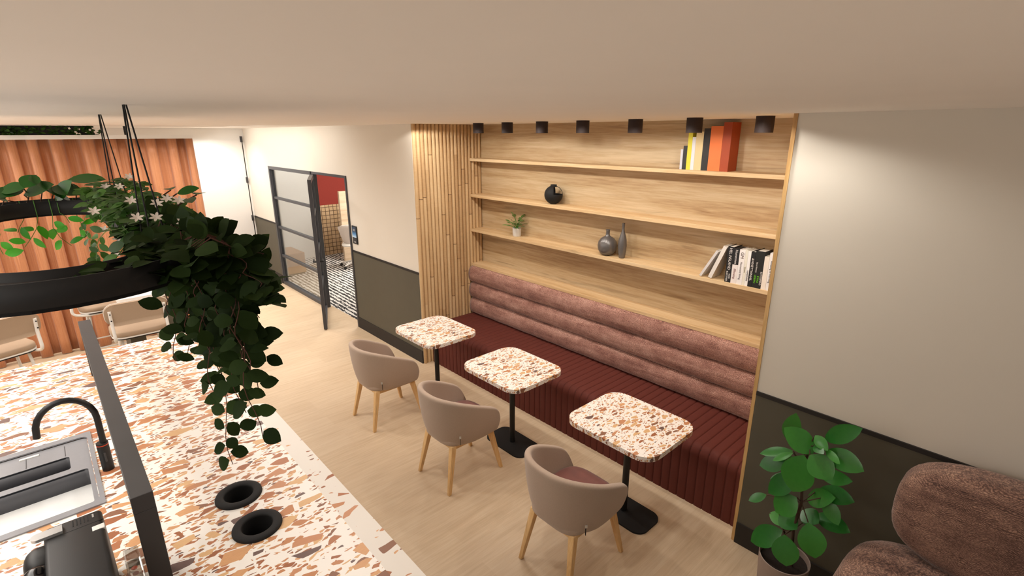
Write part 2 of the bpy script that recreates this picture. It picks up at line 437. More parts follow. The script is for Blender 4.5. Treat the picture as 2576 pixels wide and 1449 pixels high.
def superell(bm, c, h, e1=0.5, e2=0.5, nu=40, nv=24, fn=None):
    """superellipsoid pad: c centre, h half sizes"""
    sg = lambda v, e: math.copysign(abs(v) ** e, v)
    rows = []
    for i in range(nv + 1):
        ph = -PI / 2 + PI * i / nv
        row = []
        for k in range(nu):
            th = 2 * PI * k / nu
            p = Vector((h[0] * sg(math.cos(ph), e1) * sg(math.cos(th), e2), h[1] * sg(math.cos(ph), e1) * sg(math.sin(th), e2), h[2] * sg(math.sin(ph), e1)))
            if fn: p = fn(p)
            row.append(bm.verts.new(p + Vector(c)))
        rows.append(row)
    for i in range(nv):
        for k in range(nu):
            try: bm.faces.new((rows[i][k], rows[i][(k + 1) % nu], rows[i + 1][(k + 1) % nu], rows[i + 1][k]))
            except ValueError: pass
    bmesh.ops.remove_doubles(bm, verts=bm.verts[:], dist=1e-5)
    return bm
def leaf(bm, p, d, up, L, W, curl=0.25, fold=0.18, shape=0.45, n=6):
    """one leaf blade: base p, direction d, face normal about up"""
    d = Vector(d).normalized(); up = Vector(up); s = d.cross(up)
    if s.length < 1e-4: s = d.orthogonal()
    s.normalize(); nrm = s.cross(d).normalized(); p = Vector(p)
    L_, M_, R_ = [], [], []
    for i in range(n + 1):
        t = i / n
        wd = W * 0.5 * (math.sin(PI * t ** (math.log(0.5) / math.log(shape))) ** 0.75 if 0 < t < 1 else 0.0)
        c = p + d * (L * t * (1 - 0.12 * abs(curl) * t)) - nrm * (curl * L * t * t * 0.5)
        M_.append(bm.verts.new(c))
        if 0 < i < n:
            L_.append(bm.verts.new(c - s * wd + nrm * wd * fold)); R_.append(bm.verts.new(c + s * wd + nrm * wd * fold))
    for S, flip in ((L_, 0), (R_, 1)):
        f = [(M_[0], M_[1], S[0])] + [(M_[i], M_[i + 1], S[i], S[i - 1]) for i in range(1, n - 1)] + [(M_[n - 1], M_[n], S[n - 2])]
        for q in f: bm.faces.new(q if flip else q[::-1])
def rnd(a, b): return random.uniform(a, b)
def rvec(s=1.0): return Vector((rnd(-1, 1), rnd(-1, 1), rnd(-1, 1))) * s
def text(name, body, size, m, parent, loc, rot, depth=0.0006, ax='CENTER'):
    cu = bpy.data.curves.new(name, 'FONT'); cu.body = body; cu.size = size; cu.extrude = depth; cu.align_x = ax; cu.align_y = 'CENTER'
    cu.materials.append(m); o = bpy.data.objects.new(name, cu); COL.objects.link(o)
    me = bpy.data.meshes.new_from_object(o); bpy.data.objects.remove(o); bpy.data.curves.remove(cu)
    o = bpy.data.objects.new(name, me); COL.objects.link(o)
    o.parent = parent; o.location = loc; o.rotation_euler = rot; return o

# ================================================================== SETTING
XC, XD1, XDM, XD2, XS, NB = -9.10, -8.01, -6.25, -5.149, -3.576, 0.876
ZG, DH = 1.066, 2.0
struct('floor', B(-9.4, 3.0, -6.0, 0.95, -0.1, 0.0), M_floor)
struct('ceiling', B(-9.9, 3.0, -6.0, 4.3, CEIL, CEIL + 0.1), M_ceil)
bm = bm_new(); box(bm, XC - 0.12, XC, -6.0, 0.0, 0, CEIL); struct('wall_left', bm, M_wallw)
# back wall left of the niche with the glazed opening
bm = bm_new()
box(bm, XC - 0.12, XD1, 0, 0.1, 0, CEIL); box(bm, XD1, XD2, 0, 0.1, DH, CEIL); box(bm, XD2, XS - 0.012, 0, 0.1, 0, CEIL)
struct('wall_back', bm, M_wall)
bm = bm_new(); box(bm, 0.008, 3.0, 0, 0.1, 0, CEIL); struct('wall_right', bm, M_wall)
def dado(x0, x1, n):
    struct('trim_%d' % n, B(x0, x1, -0.006, 0, 0.15, ZG - 0.024), M_dado)
    struct('trim_%d' % (n + 1), B(x0, x1, -0.010, 0, ZG - 0.024, ZG), M_skirt)
dado(XC, XD1, 1); dado(XD2 + 0.004, XS - 0.012, 3); dado(0.009, 3.0, 5)
struct('baseboard_left', B(XC, XD1, -0.014, 0, 0, 0.15), M_skirt)
struct('baseboard_back', B(XD2 + 0.004, XS - 0.012, -0.014, 0, 0, 0.15), M_skirt)
struct('baseboard_right', B(0.009, 3.0, -0.014, 0, 0, 0.15), M_skirt)
# niche shell
bm = bm_new(); box(bm, XS - 0.02, 0.008, NB, NB + 0.03, 0, CEIL); struct('wall_niche_back', bm, M_oak)
bm = bm_new(); box(bm, XS - 0.05, XS - 0.02, 0.02, NB, 0, CEIL); struct('wall_niche_left', bm, M_wall)
struct('trim_7', B(-0.012, 0.008, -0.006, NB, 0, CEIL), M_edge)
# the thin dark hinge line in the far corner
d2 = thing('door_2', None, None, (XC, -0.035, 0)); d2['kind'] = 'structure'
obj('door_leaf', B(0.0, 0.010, -0.92, -0.012, 0.0, 2.40), M_wallw, d2)
obj('shadow_gap', B(0.0, 0.004, -0.011, 0.004, 0.0, 2.42), M_black, d2)
for z in (0.55, 0.98, 1.66, 2.36): obj('hinge', B(0.0, 0.024, -0.03, 0.006, z, z + 0.10, 0.003), M_frame, d2)

# slatted panel on the niche's left side
bm = bm_new(); pitch = NB / 19.0
for k in range(19):
    y0 = k * pitch; prof = []
    for j in range(9):
        a = PI * j / 8; prof.append((XS - 0.014 + 0.026 * math.sin(a) ** 0.7, y0 + pitch * (0.5 - 0.455 * math.cos(a))))
    lo = [bm.verts.new((x, y, 0.0)) for x, y in prof]; hi = [bm.verts.new((x, y, CEIL)) for x, y in prof]
    for j in range(8): bm.faces.new((lo[j], lo[j + 1], hi[j + 1], hi[j]))
    bm.faces.new((lo[8], lo[0], hi[0], hi[8])); bm.faces.new(lo[::-1]); bm.faces.new(hi)
sp = thing('slatted_panel', 'floor to ceiling pale wood half-round slat panel lining the alcove side by the olive wall', 'wall panel', (0, 0, 0))
obj('slats', bm, M_slat, sp, smooth=True)
obj('backing_board', B(XS - 0.02, XS - 0.0115, 0.1005, NB, 0, CEIL), M_skirt, sp)

# ================================================================== SHELVES
SH = [(2.240, 'topmost oak shelf carrying the coloured books'), (1.850, 'second oak shelf down carrying the round black vase'), (1.462, 'third oak shelf down carrying the potted plant and grey vases'), (1.060, 'lowest oak ledge directly on top of the padded bench back')]
for i, (z, lb) in enumerate(SH):
    o = obj('wooden_shelf', B(XS + 0.012, -0.012, 0.703, NB, z - 0.03, z, 0.002), M_oaks)
    tag(o, lb, 'shelf', 'oak shelves in the alcove')

# ================================================================== BANQUETTE
bq = thing('banquette', 'long built-in bench with channelled oxblood leather seat and pink padded rolls behind', 'bench', (0, 0, 0))
bm = bm_new()
x0, x1 = XS + 0.014, -0.014; nch = 54; per = 8
prof = [(0.108, 0.0), (0.108, 0.10), (0.108, 0.20), (0.108, 0.30), (0.108, 0.385)]
for k in range(1, 8):
    a = PI / 2 * k / 7; prof.append((0.108 + 0.072 * (1 - math.cos(a)), 0.3865 + 0.072 * math.sin(a)))
prof += [(0.25, 0.4585), (0.35, 0.4585), (0.45, 0.4585), (0.58, 0.4585), (0.72, 0.4585)]
P = [Vector((0, y, z)) for y, z in prof]; NR = []
for i in range(len(P)):
    d = (P[min(i + 1, len(P) - 1)] - P[max(i - 1, 0)]).normalized(); NR.append(Vector((0, -d.z, d.y)))
cols = []
for i in range(nch * per + 1):
    t = (0.0, 0.05, 0.10, 0.3, 0.5, 0.7, 0.90, 0.95)[i % per]; x = x0 + (x1 - x0) * (i // per + t) / nch
    dep = (-0.010, -0.0035, -0.001, 0, 0, 0, -0.001, -0.0035)[i % per]
    cols.append([bm.verts.new((x, P[j].y + NR[j].y * dep, P[j].z + NR[j].z * dep)) for j in range(len(P))])
for i in range(len(cols) - 1):
    for j in range(len(P) - 1): bm.faces.new((cols[i][j], cols[i + 1][j], cols[i + 1][j + 1], cols[i][j + 1]))
    f = bm.faces
obj('seat', bm, M_seat, bq, smooth='all')
obj('plinth', B(x0, x1, 0.13, 0.74, 0.0, 0.43), M_skirt, bq)
rh = (1.030 - 0.459) / 3
for k in range(3):
    bm = bm_new(); zc = 0.459 + rh * (k + 0.5)
    ring = []
    NX = 90
    for i in range(NX + 1):
        x = x0 + (x1 - x0) * i / NX; row = []
        for j in range(17):
            a = -PI / 2 + PI * j / 16
            amp = 0.070 + 0.004 * math.sin(x * 18 + k)
            row.append(bm.verts.new((x, 0.720 - amp * math.cos(a) ** 0.8 if abs(math.cos(a)) > 1e-6 else 0.720, zc + rh * 0.5 * math.sin(a))))
        ring.append(row)
    for i in range(NX):
        for j in range(16): bm.faces.new((ring[i][j], ring[i + 1][j], ring[i + 1][j + 1], ring[i][j + 1]))
    for r_, fl in ((ring[0], 1), (ring[-1], 0)): bm.faces.new(r_ if fl else r_[::-1])
    obj('back_roll', bm, M_back, bq, smooth='all')
obj('back_board', B(x0, x1, 0.715, NB - 0.002, 0.43, 1.028), M_skirt, bq)

# ================================================================== SPOTLIGHTS
order = ['first', 'second', 'third', 'fourth', 'fifth', 'sixth', 'seventh']
def spotlight(x, label):
    t = thing('ceiling_spotlight', label, 'spotlight', (x, 0.30, CEIL - 0.092), 0, 'spotlights in a row on the alcove ceiling')
    bm = bm_new(); r = 0.050
    prof = [(r - 0.006, 0.055), (r - 0.006, 0.0), (r, 0.0), (r, 0.091), (0, 0.091)]
    lathe(bm, prof, 32); obj('body', bm, M_spot, t, smooth=True)
    bm = bm_new(); cyl(bm, (0, 0, 0.052), r - 0.007, 0.004, 24); obj('reflector', bm, M_silver, t)
    l = lamp('spotlight_lamp', 'SPOT', (0, 0, 0.045), 6, WARM, (math.radians(14), 0, 0), spot_size=math.radians(165), spot_blend=0.35, shadow_soft_size=0.02)
    l.parent = t; return t
SPX = [-2.894, -2.490, -2.063, -1.629, -1.155, -0.711, -0.275]
for i, x in enumerate(SPX):
    lb = '%s small dark bronze cylinder spotlight counting from the slatted panel' % order[i]
    if i == 0: lb = 'small dark bronze cylinder spotlight nearest the slatted panel'
    if i == 6: lb = 'small dark bronze cylinder spotlight nearest the right-hand wall'
    spotlight(x, lb)

# ================================================================== CAFE TABLES
def cafe_table(loc, label):
    t = thing('cafe_table', label, 'table', loc, 0, 'terrazzo cafe tables along the bench')
    bm = plate(bm_new(), rrect(-0.335, 0.335, -0.285, 0.285, 0.115, 10), 0.668, 0.700, bev=0.004)
    obj('tabletop', bm, M_terrs, t, smooth=True)
    bm = bm_new(); cyl(bm, (0, 0, 0.012), 0.0225, 0.650, 28); obj('pole', bm, M_black, t, smooth=True)
    obj('top_plate', B(-0.12, 0.12, -0.12, 0.12, 0.660, 0.668, 0.002), M_black, t)
    bm = plate(bm_new(), rrect(-0.225, 0.225, -0.130, 0.130, 0.075, 10), 0.0, 0.012, bev=0.003)
    obj('base_plate', bm, M_blackm, t, smooth=True)
    return t
t0 = cafe_table((-2.86, -0.305, 0), 'terrazzo cafe table nearest the slatted panel, farthest of the three')
dup(t0, (-1.760, -0.312, 0), 0, 'terrazzo cafe table in the middle of the row along the bench')
dup(t0, (-0.635, -0.300, 0), 0, 'terrazzo cafe table nearest the right-hand wall and rubber plant')

# ================================================================== TUB CHAIRS
def tub_chair(loc, label):
    t = thing('tub_chair', label, 'chair', loc, 0, 'taupe tub chairs at the cafe tables')
    bm = bm_new(); NA, NS = 44, 12; A = math.radians(118); rows = []
    def rim(a):
        f = abs(a) / A; c = -math.cos(a); y = 0.262 * c if c < 0 else 0.50 * c
        z = 0.748 - 0.212 * (max(0.0, y + 0.255) / 0.49) ** 1.35
        if f > 0.93: z -= 0.12 * ((f - 0.93) / 0.07) ** 2.0
        return z
    for i in range(NA + 1):
        a = -A + 2 * A * i / NA; row = []
        cx = math.copysign(abs(math.sin(a)) ** 0.82, math.sin(a)); cy = -math.cos(a)
        cy = cy if cy < 0 else cy * 1.02
        zr = rim(a)
        for j in range(NS + 1):
            s = j / NS
            z = 0.355 + (zr - 0.355) * s
            zz = (z - 0.355) / 0.37
            k = 0.70 + 0.30 * min(1, zz) ** 0.45
            k *= 1.0 + 0.02 * math.sin(PI * min(1, zz))
            row.append(bm.verts.new((0.262 * k * cx, (0.262 * k * cy if cy < 0 else (0.50 * cy * (0.75 + 0.25 * k))) - 0.005, z)))
        rows.append(row)
    for i in range(NA):
        for j in range(NS): bm.faces.new((rows[i][j], rows[i + 1][j], rows[i + 1][j + 1], rows[i][j + 1]))
    sh = obj('shell', bm, M_taupe, t, smooth='all')
    md = sh.modifiers.new('thickness', 'SOLIDIFY'); md.thickness = 0.042; md.offset = 0.0
    sb = sh.modifiers.new('soft', 'SUBSURF'); sb.levels = 1; sb.render_levels = 2
    bm = bm_new(); superell(bm, (0, -0.01, 0.385), (0.198, 0.215, 0.040), 0.45, 0.55, 40, 14)
    obj('seat_base', bm, M_taupe, t, smooth='all')
    bm = bm_new(); superell(bm, (0, 0.015, 0.440), (0.205, 0.215, 0.036), 0.55, 0.55, 40, 14)
    obj('seat_cushion', bm, M_cush, t, smooth='all')
    bm = bm_new()
    for sx in (-1, 1): box(bm, sx * 0.150 - 0.012, sx * 0.150 + 0.012, -0.17, 0.17, 0.325, 0.350)
    for y in (-0.17, 0.17): box(bm, -0.150, 0.150, y - 0.012, y + 0.012, 0.325, 0.350)
    obj('seat_frame', bm, M_beech, t)
    for sx, sy in ((-1, -1), (1, -1), (1, 1), (-1, 1)):
        bm = bm_new(); rows = []
        for z, w_, x_, y_ in ((0.36, 0.021, 0.150, 0.170), (0.0, 0.0125, 0.192, 0.247)):
            rows.append([bm.verts.new((sx * x_ + dx * w_, sy * y_ + dy * w_, z)) for dx, dy in ((-1, -1), (1, -1), (1, 1), (-1, 1))])
        for k in range(4): bm.faces.new((rows[0][k], rows[0][(k + 1) % 4], rows[1][(k + 1) % 4], rows[1][k]))
        bm.faces.new(rows[0]); bm.faces.new(rows[1][::-1])
        bmesh.ops.bevel(bm, geom=bm.edges[:], offset=0.003, segments=1, affect='EDGES')
        obj('leg', bm, M_beech, t)
    # little fabric tag and zip slit at the back corner
    a = math.radians(55); k = 0.945
    px, py = 0.262 * k * math.sin(a) ** 0.82, -0.262 * k * math.cos(a)
    bm = bm_new(); M = Matrix.Translation((px * 1.088, py * 1.088 - 0.005, 0.455)) @ Matrix.Rotation(a, 4, 'Z')
    bmesh.ops.create_cube(bm, size=1.0, matrix=M @ Matrix.Diagonal((0.014, 0.004, 0.018, 1))); tg = obj('maker_tag', bm, M_silver, sh)
    tg['label'] = 'small pale square tag'
    bm = bm_new(); M = Matrix.Translation((px * 1.045, py * 1.045 - 0.003, 0.412)) @ Matrix.Rotation(a, 4, 'Z')
    bmesh.ops.create_cube(bm, size=1.0, matrix=M @ Matrix.Diagonal((0.003, 0.010, 0.048, 1))); obj('seam_slit', bm, M_blackm, sh)
    return t
c0 = tub_chair((-2.881, -0.848, 0), 'taupe tub chair with beech legs at the table nearest the slatted panel')
dup(c0, (-1.769, -0.848, 0), 0, 'taupe tub chair with beech legs at the middle cafe table')
dup(c0, (-0.622, -0.858, 0), 0, 'taupe tub chair with beech legs at the table nearest the rubber plant')

# ================================================================== SHELF OBJECTS
# round black vase with a cut-away quarter
bv = thing('round_vase', 'matt black globe vase with a cut-away quarter on the second shelf', 'vase', (-2.37, 0.785, 1.850))
bm = bm_new(); R_ = 0.088; seg = 48
prof = []
for i in range(25):
    a = -PI / 2 + 0.35 + (PI - 0.35 - 0.42) * i / 24; prof.append((R_ * math.cos(a), R_ * math.sin(a) + 0.086))
n0 = len(prof); prof = [(0, 0.0), (0.030, 0.0)] + prof + [(0.030, 0.168), (0.031, 0.182)]
view = math.atan2(CAM.y - 0.785, CAM.x + 2.37)
def cut(i, k):
    a = (2 * PI * (k + 0.5) / seg - view + PI) % (2 * PI) - PI
    return 14 < i < 26 and 0.10 < a < 2.95 and not (1.45 < a < 1.62)
lathe(bm, prof, seg, skip=cut)
o = obj('vase_body', bm, M_blackm, bv, smooth=True); md = o.modifiers.new('wall', 'SOLIDIFY'); md.thickness = 0.004; md.offset = -1
# small potted plant
def small_pot_plant():
    t = thing('potted_plant', 'small leafy green plant in a white ceramic pot on the third shelf', 'plant', (-2.885, 0.785, 1.462))
    bm = bm_new(); lathe(bm, [(0, 0), (0.040, 0), (0.044, 0.006), (0.046, 0.088), (0.042, 0.088), (0.040, 0.078), (0, 0.078)], 32)
    obj('pot', bm, M_pot, t, smooth=True)
    bm = bm_new(); cyl(bm, (0, 0, 0.074), 0.0405, 0.006, 24); obj('soil', bm, M_soil, t)
    bm = bm_new(); st = bm_new()
    for k in range(34):
        az = k * 2.399; el = rnd(0.25, 1.25); h = rnd(0.03, 0.16)
        b = Vector((rnd(-.015, .015), rnd(-.015, .015), 0.078)); tip = b + Vector((math.cos(az) * math.cos(el), math.sin(az) * math.cos(el), math.sin(el))) * h
        if tip.y > 0.05: tip.y = 0.05
        tube(st, [b, (b + tip) / 2 + Vector((0, 0, 0.01)), tip], 0.0016, 5)
        d = (tip - b).normalized() + Vector((math.cos(az), math.sin(az) * 0.6, 0.1))
        leaf(bm, tip, d, Vector((0, 0, 1)) + rvec(0.3), rnd(0.045, 0.075), rnd(0.022, 0.036), rnd(0.1, 0.6), 0.2)
    obj('foliage', bm, m_leaf('pot_leaf', (52, 92, 28), (140, 160, 96), 0.45), t, smooth='all'); obj('stems', st, M_stemg, t)
    return t
small_pot_plant()
gv = obj('round_bottle_vase', lathe(bm_new(), [(0, 0), (0.035, 0), (0.062, 0.016), (0.081, 0.05), (0.086, 0.085), (0.079, 0.12), (0.058, 0.150), (0.030, 0.166), (0.019, 0.176), (0.0165, 0.19), (0.0175, 0.222), (0.020, 0.226), (0.016, 0.226), (0.013, 0.19), (0, 0.185)], 48), M_pewter, smooth='all')
gv.location = (-1.700, 0.778, 1.462); tag(gv, 'squat round pewter grey bottle vase with a short neck', 'vase')
gs = obj('slim_bottle_vase', lathe(bm_new(), [(0, 0), (0.022, 0), (0.026, 0.01), (0.034, 0.06), (0.0375, 0.11), (0.034, 0.16), (0.024, 0.20), (0.013, 0.235), (0.0105, 0.26), (0.0125, 0.300), (0.0135, 0.303), (0.0105, 0.303), (0.009, 0.26), (0, 0.25)], 40), M_pewter, smooth='all')
gs.location = (-1.538, 0.775, 1.462); tag(gs, 'tall slim pewter grey bottle vase beside the squat round one', 'vase')

def book(x0, x1, y0, dep, z0, h, rgb, label, group, lean=0.0, title=None, tcol=(235, 232, 226), pages=True, tsize=None, txt_z=0.5):
    wd = x1 - x0
    t = thing('book', label, 'book', (x0, y0, z0 + wd * math.sin(lean)), 0, group)
    bm = bm_new(); c = 0.003
    box(bm, 0, wd, 0, 0.004, 0, h); box(bm, 0, c, 0.004, dep, 0, h); box(bm, wd - c, wd, 0.004, dep, 0, h)
    cv_ = obj('cover', bm, bookmat(rgb), t)
    obj('pages', B(c + 0.0004, wd - c - 0.0004, 0.0045, dep - 0.004, 0.004, h - 0.004), M_pages, t)
    if title:
        for (body, zz, xx, sz, tc) in title:
            text('title', body, sz, bookmat(tc), cv_, (wd * xx, -0.0008, h * zz), Euler((PI / 2, PI / 2, 0)))
    if lean: t.rotation_euler = (0, lean, 0)
    return t
GT = 'coloured books on the top shelf'
Z1, YF = 2.240, 0.735
tops = [(-1.040, -1.021, .145, (206, 206, 214), 'pale grey thin book, leftmost and shortest on the top shelf'),
        (-1.020, -0.989, .170, (40, 38, 40), 'small black book between the pale grey and the yellow book on the top shelf'),
        (-0.988, -0.955, .272, (226, 214, 60), 'bright yellow book on the top shelf'),
        (-0.954, -0.928, .232, (224, 224, 228), 'white book beside the yellow one on the top shelf'),
        (-0.927, -0.870, .270, (222, 200, 150), 'cream book between the white and the tall black book on the top shelf'),
        (-0.869, -0.820, .292, (40, 36, 34), 'tall black book left of the orange book on the top shelf'),
        (-0.819, -0.729, .306, (236, 124, 60), 'thick bright orange book on the top shelf'),
        (-0.728, -0.668, .331, (168, 66, 18), 'tallest rust orange book, rightmost on the top shelf')]
for x0_, x1_, h, c, lb in tops:
    book(x0_, x1_, YF, 0.13, Z1, h, c, lb, GT)
GL = 'black and white books on the third shelf'
Z3, YL = 1.462, 0.712
K, Wt = (24, 23, 24), (232, 228, 224)
book(-0.782, -0.764, YL, 0.13, Z3 + 0.003, 0.235, (214, 210, 208), 'thin pale book leaning, leftmost of the black and white row', GL, lean=0.50)
book(-0.712, -0.684, YL, 0.13, Z3 + 0.003, 0.265, (226, 220, 212), 'white book leaning against the upright black one', GL, lean=0.36)
rows = [(-0.585, -0.541, .262, K, 'thick black book with white lettering that props up the leaning white book', [('HEL NSLAND', 0.66, 0.5, 0.027, Wt), ('ROSS', 0.18, 0.70, 0.016, Wt), ('BLECKNER', 0.17, 0.30, 0.016, Wt)]),
        (-0.540, -0.500, .256, (232, 224, 220), 'book with a black upper and white lower spine', [('ffflowing', 0.28, 0.5, 0.022, (150, 110, 110))]),
        (-0.499, -0.459, .254, (236, 232, 230), 'white book with grey script down the spine, left of the cream one', [('GM', 0.84, 0.5, 0.030, (90, 60, 50)), ('Humanoid living', 0.40, 0.5, 0.020, (120, 112, 116))]),
        (-0.458, -0.440, .256, (228, 224, 210), 'thin cream book in the middle of the black and white row', [('Vincent', 0.45, 0.5, 0.014, (130, 120, 100))]),
        (-0.439, -0.418, .252, (240, 238, 236), 'thin white book with grey capitals between the cream and black books', [('VANDEVERE', 0.30, 0.5, 0.014, (70, 66, 66))]),
        (-0.417, -0.388, .250, K, 'black book with a single white title line, right of the thin white one', [('AWNETTHINHIL', 0.50, 0.5, 0.022, Wt)]),
        (-0.387, -0.326, .262, (26, 27, 24), 'broadest black book, with green and white lettering', [('Sea & history', 0.56, 0.28, 0.014, Wt), ('E FAD', 0.24, 0.55, 0.018, (110, 200, 30)), ('URBAN', 0.24, 0.22, 0.018, (110, 200, 30)), ('BUTTERFIELD', 0.28, 0.86, 0.016, Wt)]),
        (-0.325, -0.294, .232, (236, 226, 214), 'plain cream book without lettering, second from the right end', None),
        (-0.293, -0.258, .262, (238, 234, 232), 'white book with black lettering, rightmost of the row', [('Amazing of morning', 0.50, 0.5, 0.019, (50, 48, 50))])]
for x0_, x1_, h, c, lb, ti in rows:
    b = book(x0_, x1_, YL, 0.13, Z3, h, c, lb, GL, title=ti)
    if 'black upper' in lb:
        obj('dark_band', B(-0.0004, 0.0404, -0.0006, 0.10, h * 0.54, h + 0.0004), bookmat(K), b)
        text('title', 'Hummmm', 0.024, bookmat(Wt), b, (0.02, -0.0016, h * 0.76), Euler((PI / 2, PI / 2, 0)))

# ================================================================== GLAZED SCREEN AND DOOR
w1 = thing('window_1', None, None, (0, 0, 0)); w1['kind'] = 'structure'
fw = 0.05; y0, y1 = 0.005, 0.065
bm = bm_new()
box(bm, XD1, XD1 + fw, y0 - 0.01, y1, 0, DH); box(bm, XDM - fw / 2, XDM + fw / 2, y0, y1, 0, DH)
box(bm, XD1 + fw, XDM - fw / 2, y0 - 0.01, y1, DH - fw, DH); box(bm, XD1 + fw, XDM - fw / 2, y0 - 0.01, y1, 0, fw)
obj('window_frame', bm, M_frame, w1)
for z in (0.51, 1.0, 1.49): obj('glazing_bar', B(XD1 + fw, XDM - fw / 2, y0 + 0.006, y1 - 0.012, z - 0.018, z + 0.018), M_frame, w1)
zz = [fw, 0.51, 1.0, 1.49, DH - fw]
for k in range(4): obj('pane', B(XD1 + fw, XDM - fw / 2, 0.032, 0.038, zz[k] + (0.018 if k else 0), zz[k + 1] - (0.018 if k < 3 else 0)), M_glass, w1)
bm = bm_new(); box(bm, XDM + fw / 2, XD2 + 0.003, y0, y1, DH - 0.035, DH); box(bm, XD2 - 0.03, XD2 + 0.003, y0 - 0.02, y1 + 0.03, 0, DH)
d1f = struct('trim_8', bm, M_frame)
DLW = 0.95
d1 = thing('door_1', None, None, (XDM + 0.035, -0.012, 0), -math.radians(23.5)); d1['kind'] = 'structure'
bm = bm_new()
box(bm, 0, 0.05, -0.022, 0.022, 0.012, DH - 0.04); box(bm, DLW - 0.05, DLW, -0.022, 0.022, 0.012, DH - 0.04)
box(bm, 0.05, DLW - 0.05, -0.022, 0.022, 0.012, 0.062); box(bm, 0.05, DLW - 0.05, -0.022, 0.022, DH - 0.09, DH - 0.04)
obj('door_frame', bm, M_frame, d1)
for z in (0.51, 1.0, 1.49): obj('glazing_bar', B(0.05, DLW - 0.05, -0.014, 0.014, z - 0.016, z + 0.016), M_frame, d1)
for k in range(4): obj('pane', B(0.05, DLW - 0.05, -0.003, 0.003, zz[k] + 0.018, zz[k + 1] - 0.02), M_glass, d1)
bm = bm_new()
for s in (-1, 1):
    tube(bm, [(DLW - 0.025, 0, 0.93), (DLW - 0.025, s * 0.055, 0.93)], 0.009, 10); tube(bm, [(DLW - 0.02, s * 0.055, 0.93), (DLW - 0.15, s * 0.055, 0.93)], 0.010, 10)
obj('door_handle', bm, M_blackm, d1)

# room booking tablet
tb = thing('room_booking_tablet', 'small black wall tablet with a blue screen beside the open glass door', 'tablet', (-5.035, -0.001, 1.275))
obj('housing', B(-0.062, 0.062, -0.014, 0.0, -0.115, 0.115, 0.004), M_black, tb)
obj('screen', B(-0.052, 0.052, -0.016, -0.0135, -0.03, 0.103), M_screen, tb)
obj('lower_panel', B(-0.052, 0.052, -0.016, -0.0135, -0.105, -0.04), M_gantry, tb)
text('clock_text', '10:2', 0.034, M_white, tb, (0, -0.0165, 0.062), Euler((PI / 2, 0, 0)))
text('button_text', '1125', 0.026, M_white, tb, (0.005, -0.0165, -0.088), Euler((PI / 2, 0, 0)))

# ================================================================== MEETING ROOM
XM = -9.6
o = struct('floor_meeting_room', B(XM, -4.7, 0.1, 4.2, -0.05, 0.002), M_carpet)
bm = bm_new(); box(bm, XM - 0.1, XM, 1.42, 4.2, ZG, CEIL); struct('wall_meeting_room_left', bm, M_red)
struct('wall_meeting_room_tiled', B(XM - 0.1, XM + 0.004, 1.42, 4.2, 0, ZG), M_tile)
struct('wall_meeting_room_white', B(XM - 0.1, XM, 0.1, 1.42, 0, CEIL), M_wallw)
struct('wall_meeting_room_back', B(XM, -4.7, 4.2, 4.3, 0, CEIL), M_wallw)
struct('wall_meeting_room_right', B(-4.8, -4.7, 0.1, 4.2, 0, CEIL), M_wallw)
ob = obj('timber_screen', B(-8.86, -8.80, 1.505, 2.6, 0.0, 1.41, 0.004), M_fpanel); tag(ob, 'pale limed timber screen panel standing in the meeting room before the red wall', 'panel')
cb = thing('low_cabinet', 'low brown wooden cabinet on the carpet behind the glass screen', 'cabinet', (-8.75, 0.36, 0.002))
obj('carcass', B(-0.34, 0.34, -0.20, 0.20, 0.03, 0.40, 0.004), m_wood('cabinet_wood', 'X', (120, 84, 54), (158, 118, 80), (180, 140, 100)), cb)
obj('plinth', B(-0.32, 0.32, -0.17, 0.18, 0.0, 0.03), M_skirt, cb)
# office chair
oc = thing('office_chair', 'white bucket office chair on castors in the meeting room', 'chair', (-8.28, 1.48, 0.002), math.radians(60))
bm = bm_new(); rows = []
for i in range(33):
    a = math.radians(-125) + math.radians(250) * i / 32; row = []
    hi = 0.86 - 0.17 * abs(a / math.radians(125)) ** 2
    for j in range(9):
        s = j / 8; k = 0.45 + 0.55 * s ** 0.5; z = 0.44 + (hi - 0.44) * s
        row.append(bm.verts.new((0.27 * k * math.sin(a), -0.27 * k * math.cos(a), z)))
    rows.append(row)
for i in range(32):
    for j in range(8): bm.faces.new((rows[i][j], rows[i + 1][j], rows[i + 1][j + 1], rows[i][j + 1]))
o = obj('bucket_shell', bm, M_stool if False else plain('pale_shell', srgb(216, 204, 196), 0.7), oc, smooth='all'); md = o.modifiers.new('thick', 'SOLIDIFY'); md.thickness = 0.025
bm = bm_new(); superell(bm, (0, 0, 0.455), (0.22, 0.23, 0.03), 0.5, 0.6, 28, 10); obj('seat', bm, M_white, oc, smooth='all')
bm = bm_new(); cyl(bm, (0, 0, 0.10), 0.022, 0.34, 16); obj('gas_lift', bm, M_white, oc, smooth=True)
bm = bm_new()
for k in range(5):
    a = 2 * PI * k / 5 + 0.3; tube(bm, [(0, 0, 0.12), (0.16 * math.cos(a), 0.16 * math.sin(a), 0.095), (0.29 * math.cos(a), 0.29 * math.sin(a), 0.07)], 0.016, 8, radii=[0.02, 0.017, 0.013])
obj('star_base', bm, M_white, oc, smooth=True)
for k in range(5):
    a = 2 * PI * k / 5 + 0.3; bm = bm_new(); cyl(bm, (0, 0, -0.012), 0.028, 0.024, 16, mat=Matrix.Translation((0.29 * math.cos(a), 0.29 * math.sin(a), 0.029)) @ Matrix.Rotation(PI / 2, 4, 'X'))
    obj('castor', bm, M_black, oc, smooth=True)
mt = thing('meeting_table', 'white topped meeting table with dark edge half hidden by the door frame', 'table', (-7.15, 2.15, 0.002))
bm = plate(bm_new(), rrect(-0.75, 0.75, -0.42, 0.42, 0.1), 0.735, 0.75); obj('tabletop', bm, M_white, mt)
